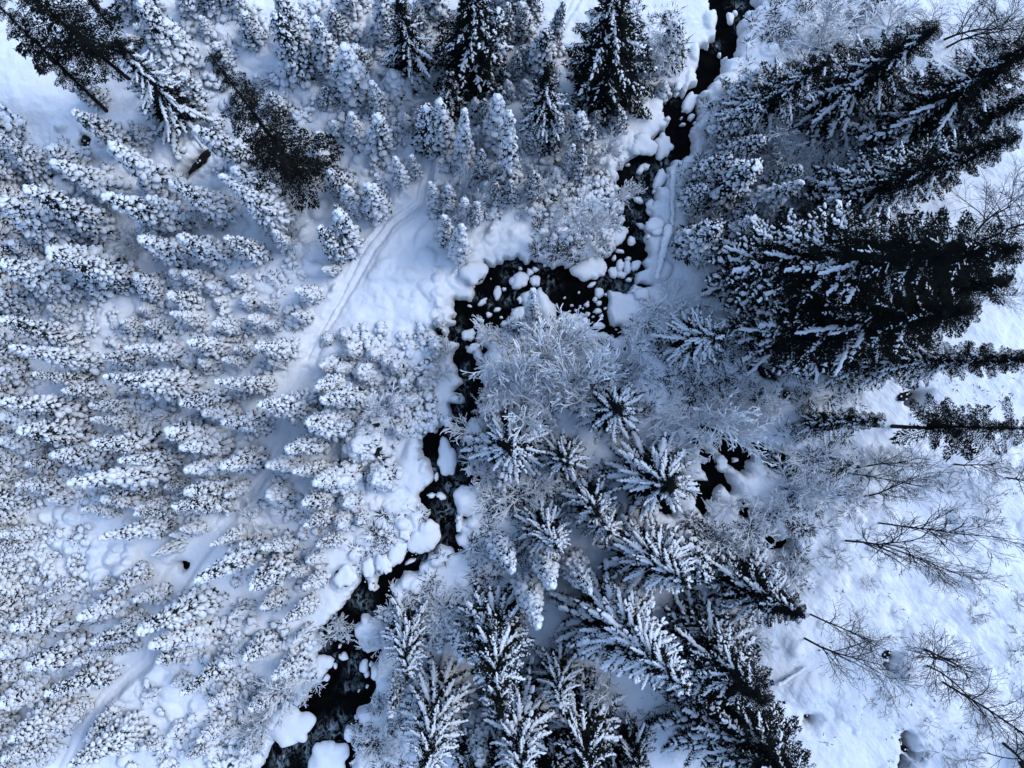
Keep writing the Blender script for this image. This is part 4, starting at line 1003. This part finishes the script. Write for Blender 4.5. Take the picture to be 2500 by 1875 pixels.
for q in (('U4', 755, 965, 112, 195, 0), ('U4', 970, 1420, 140, 175, -15), ('U3', 1780, 320, 205, 135, 12), ('U1', 665, 1560, 150, 125, 0), ('U1', 890, 1550, 95, 145, 0), ('U3', 520, 370, 120, 130, -35),
          ('U3', 1010, 455, 105, 85, 10), ('U3', 1180, 465, 60, 62, 0), ('U3', 1120, 370, 42, 42, 0), ('U3', 1180, 335, 32, 28, 0), ('U3', 775, 580, 38, 75, 8), ('U3', 840, 550, 24, 24, 0), ('U3', 610, 690, 58, 30, -38), ('U3', 465, 732, 26, 16, 15), ('U3', 672, 825, 32, 32, 0), ('U3', 585, 888, 42, 24, 30), ('U3', 770, 775, 34, 24, -20), ('U3', 815, 858, 18, 15, 0), ('U3', 465, 1050, 68, 78, 0), ('U3', 510, 1190, 62, 48, -20), ('U3', 1285, 290, 24, 24, 0), ('U3', 1020, 328, 24, 20, 30), ('U3', 1800, 500, 44, 24, -30), ('U3', 1875, 590, 50, 62, 0), ('U3', 1830, 660, 28, 32, 0), ('U3', 1745, 715, 28, 36, 20), ('U3', 1580, 728, 18, 17, 0), ('U3', 1870, 705, 32, 32, 0), ('U3', 1860, 790, 48, 34, -20), ('U3', 1755, 820, 28, 24, 0), ('U3', 1670, 735, 14, 13, 0), ('U3', 1625, 780, 16, 14, 0), ('U3', 1700, 760, 12, 11, 0), ('U3', 1500, 645, 14, 12, 0), ('U3', 1810, 850, 16, 14, 0), ('U3', 1900, 840, 22, 18, 0), ('U3', 1560, 790, 12, 11, 0), ('U3', 1690, 830, 22, 18, 0), ('U3', 1940, 760, 18, 16, 0), ('U3', 515, 525, 14, 18, -20), ('U3', 700, 440, 8, 9, 0), ('U3', 1660, 585, 8, 12, 0), ('U3', 2190, 450, 30, 22, 0), ('U3', 1950, 610, 16, 14, 0), ('U3', 850, 930, 36, 30, 20), ('U3', 1020, 670, 30, 38, 0), ('U3', 650, 935, 12, 10, 0), ('U3', 530, 930, 9, 8, 0), ('U3', 800, 760, 10, 9, 0), ('U3', 1880, 950, 60, 40, 0), ('U3', 2060, 990, 12, 11, 0), ('U3', 2015, 1050, 10, 9, 0), ('U3', 2130, 960, 12, 12, 0), ('U3', 280, 1150, 50, 38, 15),
          ('U2', 825, 265, 40, 62, 12), ('U2', 880, 238, 45, 42, 0), ('U2', 1035, 360, 62, 122, 22), ('U2', 975, 512, 24, 25, 0), ('U2', 800, 605, 48, 34, 10), ('U2', 645, 540, 58, 52, 0), ('U2', 935, 675, 55, 75, 0), ('U2', 985, 875, 102, 92, 0), ('U2', 830, 885, 50, 30, 35), ('U2', 610, 820, 42, 48, 10), ('U2', 605, 985, 72, 120, 20), ('U2', 725, 1040, 46, 48, 0), ('U2', 520, 1385, 44, 60, 0), ('U2', 600, 1310, 42, 70, 10), ('U2', 680, 1330, 44, 92, 0), ('U2', 605, 1410, 52, 42, 0), ('U2', 770, 1310, 55, 62, 0), ('U2', 695, 1465, 30, 23, 0), ('U2', 690, 1240, 34, 24, 0), ('U2', 600, 1155, 48, 24, 10), ('U2', 535, 1230, 22, 36, 0), ('U2', 835, 1625, 82, 55, 0), ('U2', 740, 1593, 28, 18, 0), ('U2', 545, 780, 26, 20, -30), ('U2', 900, 1010, 26, 28, 0), ('U2', 685, 218, 24, 16, -20), ('U2', 150, 1605, 10, 14, 0), ('U2', 585, 710, 40, 34, 0),
          ('U1', 1625, 175, 38, 72, -15), ('U1', 1670, 115, 32, 24, 40), ('U1', 1840, 130, 50, 52, 0), ('U1', 1500, 572, 20, 30, -20), ('U1', 1040, 990, 30, 36, 0), ('U1', 1190, 1095, 75, 150, 35), ('U1', 1195, 1250, 32, 45, 30), ('U1', 1100, 1328, 32, 18, 0), ('U1', 1235, 1308, 18, 15, 0), ('U1', 1090, 1258, 13, 16, 0), ('U1', 930, 1280, 30, 27, 0), ('U1', 1050, 925, 50, 50, 0),
          ('U4', 640, 1175, 26, 42, 10), ('U4', 585, 1375, 46, 30, -15), ('U4', 685, 1390, 52, 36, 15), ('U4', 1045, 935, 62, 50, 0), ('U4', 850, 315, 58, 42, 0), ('U4', 765, 560, 45, 55, 0),
          ('U5', 1120, 500, 150, 190, 40), ('U5', 830, 690, 105, 150, 35), ('U5', 690, 780, 72, 120, -15), ('U5', 545, 820, 80, 95, 0), ('U5', 980, 765, 60, 24, -30), ('U5', 910, 470, 58, 50, 0), ('U5', 565, 1030, 36, 50, 0), ('U5', 1505, 290, 30, 28, 0), ('U5', 1510, 380, 34, 60, 0), ('U5', 255, 930, 105, 130, 20),
          ('U6', 480, 1270, 225, 200, -20), ('U6', 890, 1600, 180, 220, 0), ('U6', 810, 545, 110, 78, -10), ('U6', 1040, 475, 50, 38, 0), ('U6', 1265, 585, 52, 70, 0), ('U6', 1338, 560, 22, 34, -10), ('U6', 1298, 675, 30, 32, 0), ('U6', 1385, 650, 36, 68, 0), ('U6', 1300, 800, 17, 20, 0), ('U6', 855, 710, 32, 36, 20), ('U6', 955, 578, 18, 28, -20), ('U6', 1005, 358, 18, 26, 10), ('U6', 1115, 1310, 50, 58, 0), ('U6', 1210, 848, 14, 11, -30), ('U6', 1190, 1130, 40, 34, 0),
          ('U7', 700, 640, 38, 28, 0), ('U7', 380, 640, 28, 38, -30), ('U7', 540, 660, 70, 70, 0)):
    boulder(*q)

def rock_hollow_dark(c, x, y, a, b_, ang, desc):  # few real rocks; mostly dark bodies laid in snow hollows as their shade
    f = CROPS[c][2] * K
    wx, wy = CW(c, x, y); z = ground_z(wx + a * f * 1.3, wy)
    sc_ = (H - z) / H
    o = empty('rock_hollow_fill', (wx * sc_, wy * sc_, z)); o.rotation_euler = (0, 0, math.radians(-ang))
    rs = np.random.RandomState(int(x + 3 * y))
    tv, tf = ICO2
    P = tv * (1 + .28 * rs.uniform(-1, 1, (len(tv), 1))) * np.array((a * f, b_ * f, .28))
    part('rock', mesh_from('rock_hollow_fill', P, tf, [M_rock], smooth=False), o)
    C = tv[(tv[:, 2] > .5)][rs.permutation(int((tv[:, 2] > .5).sum()))[:4]] * np.array((a * f * .8, b_ * f * .8, .27))
    r_ = np.full(len(C), min(a, b_) * f * .3)
    s_ = Acc(); add_blobs(s_, C, r_, r_, r_ * .4, r_ * 0, None, rs, .2)
    p_ = part('snow', s_.mesh('snow', M_snow), o); p_['kind'] = 'stuff'
    sx, sy = S(c, x, y)
    reg(o, 'rock', None, None, sx, sy, label=desc)
rock_hollow_dark('BR', 1325, 925, 30, 22, -50, 'small dark rock in the open slope right of the bare saplings')
rock_hollow_dark('BR', 1296, 970, 14, 12, 0, 'tiny dark stone just below the small rock on the slope')
rock_hollow_dark('BR', 805, 1320, 26, 14, 0, 'dark rock half buried at the foot of the slope edge')
rock_hollow_dark('BR', 1405, 1420, 20, 36, 5, 'upper dark rock of the dark row at the lower slope')
rock_hollow_dark('BR', 1405, 1490, 22, 26, 0, 'second dark rock down the dark row at the lower slope')
rock_hollow_dark('BR', 1442, 1535, 26, 18, 30, 'dark rock to the right in the dark row at the lower slope')
rock_hollow_dark('BR', 1390, 1590, 24, 60, 5, 'long dark rock at the bottom of the dark row on the slope')
rock_hollow_dark('MR', 1445, 915, 46, 24, -20, 'dark rock in snow between the two lowest dark spruces at right')
rock_hollow_dark('MR', 1830, 455, 30, 24, -30, 'dark rock above the bare-topped spruce at the right edge')
rock_hollow_dark('MR', 560, 765, 60, 20, 35, 'long dark rock in the shaded hollow under the black spruces')
rock_hollow_dark('MR', 690, 905, 26, 24, 0, 'small dark rock in the shaded hollow under the black spruces')
rock_hollow_dark('TL', 1290, 1035, 100, 22, -48, 'long black rock edge in the crevice at upper left')
rock_hollow_dark('TL', 555, 910, 28, 36, 0, 'black rock beside the snow hump at the left edge')

# ------------------------------------------------------------------ undergrowth nobody could count
def undergrowth(name, areas, kind, desc, seed):
    rs = np.random.RandomState(seed)
    fa, sa = Acc(), Acc()
    TR, C, RR = [], [], []
    for c, x0, y0, x1, y1, n in areas:
        ax_, ay_ = CW(c, rs.uniform(x0, x1, n), rs.uniform(y0, y1, n))
        ok = water_sdf(ax_, ay_) > .35
        for T_ in (TRAIL, TRAIL2): ok &= seg_dist(ax_, ay_, [np.array(p) for p in T_], False) > 1.3
        for wx, wy in zip(ax_[ok], ay_[ok]):
            zz = ground_z(wx, wy)
            if kind == 'clump':
                m = rs.randint(4, 9); r = rs.uniform(.25, .7)
                for q in range(m):
                    an, rr = rs.uniform(0, 6.28), r * rs.uniform(.1, 1)
                    hh_ = (1 - rr / r) * r * .7 + rs.uniform(.02, .15)
                    C.append((wx + rr * math.cos(an), wy + rr * math.sin(an), zz + hh_)); RR.append(rs.uniform(.10, .24))
                nt_, ln0 = 26, .32
            else:
                r = rs.uniform(.3, .9); nt_, ln0 = (34, .6) if kind == 'twig' else (7, .35)
            for q in range(nt_):
                an, rr = rs.uniform(0, 6.28), r * rs.uniform(.2, 1.05)
                p = np.array((wx + rr * math.cos(an), wy + rr * math.sin(an), zz + rs.uniform(-.05, r * (.55 if kind == 'clump' else .25))))
                d_ = np.array((math.cos(an) * .8 + rs.uniform(-.5, .5), math.sin(an) * .8 + rs.uniform(-.5, .5), rs.uniform(-.3, .7))) * ln0 * rs.uniform(.5, 1.1)
                s_ = np.cross(d_, (rs.uniform(-1, 1), rs.uniform(-1, 1), 1)); s_ = s_ / (np.linalg.norm(s_) + 1e-6) * rs.uniform(.015, .05)
                TR.append((p - s_, p + s_, p + d_))
                if kind == 'twig' and rs.rand() < .4:
                    C.append(p + d_ * .6 + np.array((0, 0, .03))); RR.append(rs.uniform(.03, .06))
    TR = np.array(TR)
    n2 = len(TR) // 2
    fa.add(TR.reshape(-1, 3), np.arange(len(TR) * 3).reshape(-1, 3))
    C, RR = np.array(C), np.array(RR)
    tv0 = ico(0) if kind == 'twig' else ICO1
    if len(C): add_blobs(sa, C, RR * rs.uniform(1, 1.6, len(C)), RR, RR * .75, rs.uniform(0, 6.28, len(C)), None, rs, .15, tv0)
    o = empty(name, (0, 0, 0)); o['kind'] = 'stuff'; o['label'] = desc; o['category'] = 'undergrowth'
    p_ = part('stems', fa.mesh('stems', M_needle if kind == 'clump' else M_twig, False), o); p_['kind'] = 'stuff'
    if len(C): p_ = part('snow', sa.mesh('snow', M_snow), o); p_['kind'] = 'stuff'
undergrowth('snowy_undergrowth', [('TL', 1000, 0, 2212, 900, 130), ('TL', 0, 900, 2212, 1659, 90), ('TC', 0, 0, 700, 1150, 130), ('TC', 600, 900, 1800, 1400, 120), ('TC', 600, 0, 1700, 900, 60), ('ML', 0, 0, 1950, 1000, 200), ('ML', 0, 1000, 2212, 1659, 110), ('BL', 0, 100, 600, 500, 60), ('BL', 0, 500, 1600, 1659, 150), ('BL', 1200, 0, 2100, 1659, 150), ('MC', 0, 480, 620, 1200, 150), ('TC', 1300, 1150, 1750, 1600, 60)], 'clump', 'snow-buried dwarf shrubs covering the forest floor left of the stream', 5)
undergrowth('frosted_undergrowth', [('MC', 900, 450, 2212, 1050, 110), ('MC', 880, 1350, 1700, 1659, 90), ('TR', 0, 650, 1000, 1659, 200), ('TR', 400, 0, 1400, 500, 60), ('MR', 0, 550, 1100, 980, 90), ('MR', 650, 1150, 1100, 1659, 60), ('BC', 100, 0, 1300, 700, 110), ('BC', 60, 1150, 420, 1659, 40), ('BR', 0, 0, 800, 500, 110), ('TC', 1250, 1150, 1800, 1659, 90), ('TC', 1700, 100, 2212, 700, 60), ('BL', 1400, 1100, 1900, 1659, 60)], 'twig', 'frosted twigs and low shrubs covering the ground along the stream', 6)  # dense dark stems double as shade beneath the frosted shrubs

undergrowth('dry_stubble', [('BR', 800, 0, 2212, 1659, 60), ('MR', 1500, 600, 2212, 1659, 40)], 'stub', 'thin dark stalks and stubble poking through the open slope', 8)

# ------------------------------------------------------------------ fallen logs
def log(c, x1, y1, x2, y2, r, desc, snow=1.0, name='fallen_log', lift=.15):
    a, b_ = np.array(CW(c, x1, y1)), np.array(CW(c, x2, y2))
    za, zb = ground_z(*a) + lift, ground_z(*b_) + lift
    o = empty(name, (a[0], a[1], za))
    n = 9
    P = [np.array((*(a + (b_ - a) * k / n), za + (zb - za) * k / n)) - np.array((a[0], a[1], za)) for k in range(n + 1)]
    P = [p + np.array((.05 * math.sin(k * 2.1), .05 * math.cos(k * 1.7), 0)) for k, p in enumerate(P)]
    t_ = Acc(); add_tube(t_, P, [r * (1 - .55 * k / n) for k in range(n + 1)], 8)
    part('trunk', t_.mesh('log', M_log), o)
    L = np.linalg.norm(b_ - a); m = int(L / .16)
    C, RR = [], []
    rs = np.random.RandomState(int(x1 + y1))
    for k in range(m):
        if rs.rand() > snow: continue
        u = k / m; j = min(int(u * n), n - 1); f_ = u * n - j
        C.append(P[j] * (1 - f_) + P[j + 1] * f_ + np.array((0, 0, r * (1 - .5 * u) * .75))); RR.append(r * (1.1 - .5 * u) * rs.uniform(.85, 1.15))
    if C:
        RR = np.array(RR); s_ = Acc(); yaw = np.full(len(C), math.atan2(b_[1] - a[1], b_[0] - a[0]))
        add_blobs(s_, np.array(C), np.maximum(RR * 1.2, .2), RR, RR * .65, yaw, None, rs, .1, ICO1)
        part('snow', s_.mesh('snow', M_snow), o)
    sx, sy = S(c, (x1 + x2) / 2, (y1 + y2) / 2)
    reg(o, 'log', None, None, sx, sy, label=desc)
log('BC', 1370, 855, 1760, 1000, .22, 'grey fallen log lying in the shaded snow gap between the big spruces', .55)
log('U2', 1150, 330, 1140, 910, .24, 'snow-buried log lying along the bank beside the upper stream rapids', 1.0, lift=.25)
log('U2', 1090, 960, 970, 1470, .32, 'thick snow-buried log lying downstream of the rapids beside the stream bend', 1.0, lift=.2)
log('BR', 590, 1070, 765, 955, .16, 'thin snowy log bridging a hollow at the edge of the open slope', 1.0, lift=.35)
def roots():
    f = CROPS['BR'][2] * K
    wx, wy = CW('BR', 2140, 1520); z = ground_z(wx - 1, wy)
    o = empty('uprooted_stump', (wx, wy, z))
    rs = np.random.RandomState(4)
    def arc(p0, p1, p2, r, hz):
        P = []
        for k in range(9):
            u = k / 8
            q = [(1 - u) ** 2 * a + 2 * u * (1 - u) * b_ + u * u * c_ for a, b_, c_ in zip(p0, p1, p2)]
            x, y = CW('BR', *q)
            P.append(np.array((x - wx, y - wy, .15 + hz * math.sin(math.pi * (.15 + .7 * u)))))
        a_ = Acc(); add_tube(a_, P, [r * (1 - .45 * k / 8) for k in range(9)], 6)
        part('root', a_.mesh('root', M_twig), o)
    for p0, p1, p2, r, hz in (((2230, 1395), (2060, 1390), (2040, 1520), .26, 1.2), ((2040, 1500), (2050, 1600), (2200, 1690), .24, .8), ((2100, 1415), (2170, 1450), (2240, 1480), .16, 1.3), ((2060, 1470), (2150, 1500), (2240, 1590), .13, 1.1), ((2120, 1620), (2190, 1590), (2240, 1540), .12, .7), ((2160, 1400), (2120, 1520), (2170, 1640), .10, 1.4)):
        arc(p0, p1, p2, r, hz)
    sx, sy = S('BR', 2140, 1520)
    reg(o, 'stump', None, None, sx, sy, label='dark tangle of arched roots in the bottom right corner')
roots()
log('TL', 0, 670, 180, 800, .14, 'thin snowy log lying on bare snow at the left edge', .8)

# ================================================================== LABELS
ANCH = [(160, 150, 'snowless trunks in the top left corner'), (620, 330, 'brownish spruce at upper left'), (490, 385, 'black crevice'), (200, 330, 'smooth snow hump at left edge'), (1000, 90, 'pointed top spruce'), (1150, 100, 'speckled dark spruce at top'), (1490, 120, 'speckled upper-stream spruce'),
        (1010, 480, 'upper ski track'), (1590, 350, 'twin boulder'), (1780, 30, 'top of the stream'), (1230, 560, 'flat above the bend'), (1550, 480, 'stream rapids'), (1440, 650, 'big boulder at the bend'), (930, 680, 'open snowfield beside the bend'), (1300, 800, 'snowy spit inside the bend'),
        (1090, 870, 'narrow middle stream'), (1090, 1110, 'oval boulder in mid-stream'), (1230, 1080, 'star-shaped spruce'), (1490, 990, 'small star-shaped spruce'), (1700, 1060, 'side-channel birch'), (1740, 1200, 'black side channel'), (2000, 110, 'top right birch'), (2050, 200, 'uppermost right-hand spruce'),
        (2200, 450, 'dark bough fan at upper right'), (1750, 300, 'right-bank frosted thicket'), (1900, 560, 'shaded snow gap at right'), (2250, 640, 'largest black spruce'), (1680, 820, 'snowy spruce before the black spruces'), (2300, 860, 'bare-topped right-edge spruce'), (2250, 1050, 'lowest right-edge spruce'), (2100, 1180, 'bare twigs at right'),
        (2250, 1300, 'long bare tree pair'), (2400, 1600, 'bare trees at lower right'), (2170, 1610, 'dark pit in the open slope'), (2000, 1550, 'lower slope edge'), (1880, 1400, 'slope-edge spruce'), (1750, 1700, 'giant spruce at the bottom'), (1500, 1620, 'log in the shaded gap'), (1270, 1760, 'sunlit spruce at bottom centre'), (1070, 1750, 'white lower-stream spruce'),
        (1000, 1550, 'slim white streamside spruce'), (1070, 1420, 'shrubs over the lower stream'), (1010, 1330, 'heap of boulders on the left bank'), (830, 1700, 'big pool at the bottom'), (770, 1730, 'huge boulder in the bottom pool'), (700, 1560, 'left bank of the bottom pool'), (880, 1130, 'snow ledge left of mid-stream'), (720, 990, 'sunlit spruce beside the ski track'), (650, 1120, 'shaded ski track'),
        (520, 1390, 'sunlit spruce tip at lower left'), (441, 1384, 'round black snow hole'), (250, 1330, 'pillowed snow at lower left'), (100, 1500, 'left edge near the bottom'), (100, 1780, 'bottom left corner'), (330, 1680, 'lower ski track'), (420, 1790, 'dense spruce at the bottom left'), (550, 1600, 'slope above the bottom pool'), (300, 1460, 'dark gap at lower left'),
        (100, 1000, 'left edge at mid-height'), (350, 930, 'long white spruce at left'), (230, 800, 'snowy glade at left'), (400, 1060, 'blue shaded glade at left'), (300, 1170, 'row of spruces at lower left'), (80, 680, 'upper left forest edge'), (280, 530, 'double-tipped spruce at left'), (560, 510, 'slanting snow lane at left'), (700, 550, 'small frosted birch at left'), (520, 700, 'forest left of the snowfield'), (720, 760, 'bend of the ski track'), (830, 880, 'thicket left of the stream'), (900, 1010, 'white shrubs by the stream'),
        (480, 60, 'snowy knoll near the top left'), (720, 130, 'leaning spruces near the top'), (850, 330, 'young spruces above the track')]
DIRS = ('right of', 'upper right of', 'above', 'upper left of', 'left of', 'lower left of', 'below', 'lower right of')
def rel(sx, sy):
    best = min(ANCH, key=lambda a: (a[0] - sx) ** 2 + (a[1] - sy) ** 2)
    dx, dy = sx - best[0], best[1] - sy
    d = math.hypot(dx, dy)
    if d < 28: return 'right by', best[2], d
    return DIRS[int(round(math.atan2(dy, dx) / (math.pi / 4))) % 8], best[2], d
byl = {}
for T in THINGS:
    if T['label']:
        T['o']['label'] = T['label']; continue
    dr, an_, d = rel(T['sx'], T['sy'])
    T['rel'] = (dr, an_, d)
    byl.setdefault((T['desc'], dr, an_), []).append(T)
ORD = ('nearest', 'second', 'third', 'fourth', 'fifth', 'sixth', 'seventh', 'eighth', 'ninth', 'tenth')
for (desc, dr, an_), lst in byl.items():
    lst.sort(key=lambda T: T['rel'][2])
    for i, T in enumerate(lst):
        s = f'{desc[0]} {desc[1]} {dr} the {an_}'
        if len(lst) > 1:
            s = f'{ORD[min(i, 9)]} {s}' if i else f'nearest {s}'
        T['o']['label'] = s
print('LONG', [T['o']['label'] for T in THINGS if len(T['o']['label'].split()) > 16])
print('things', len(THINGS), 'objects', len(bpy.data.objects))
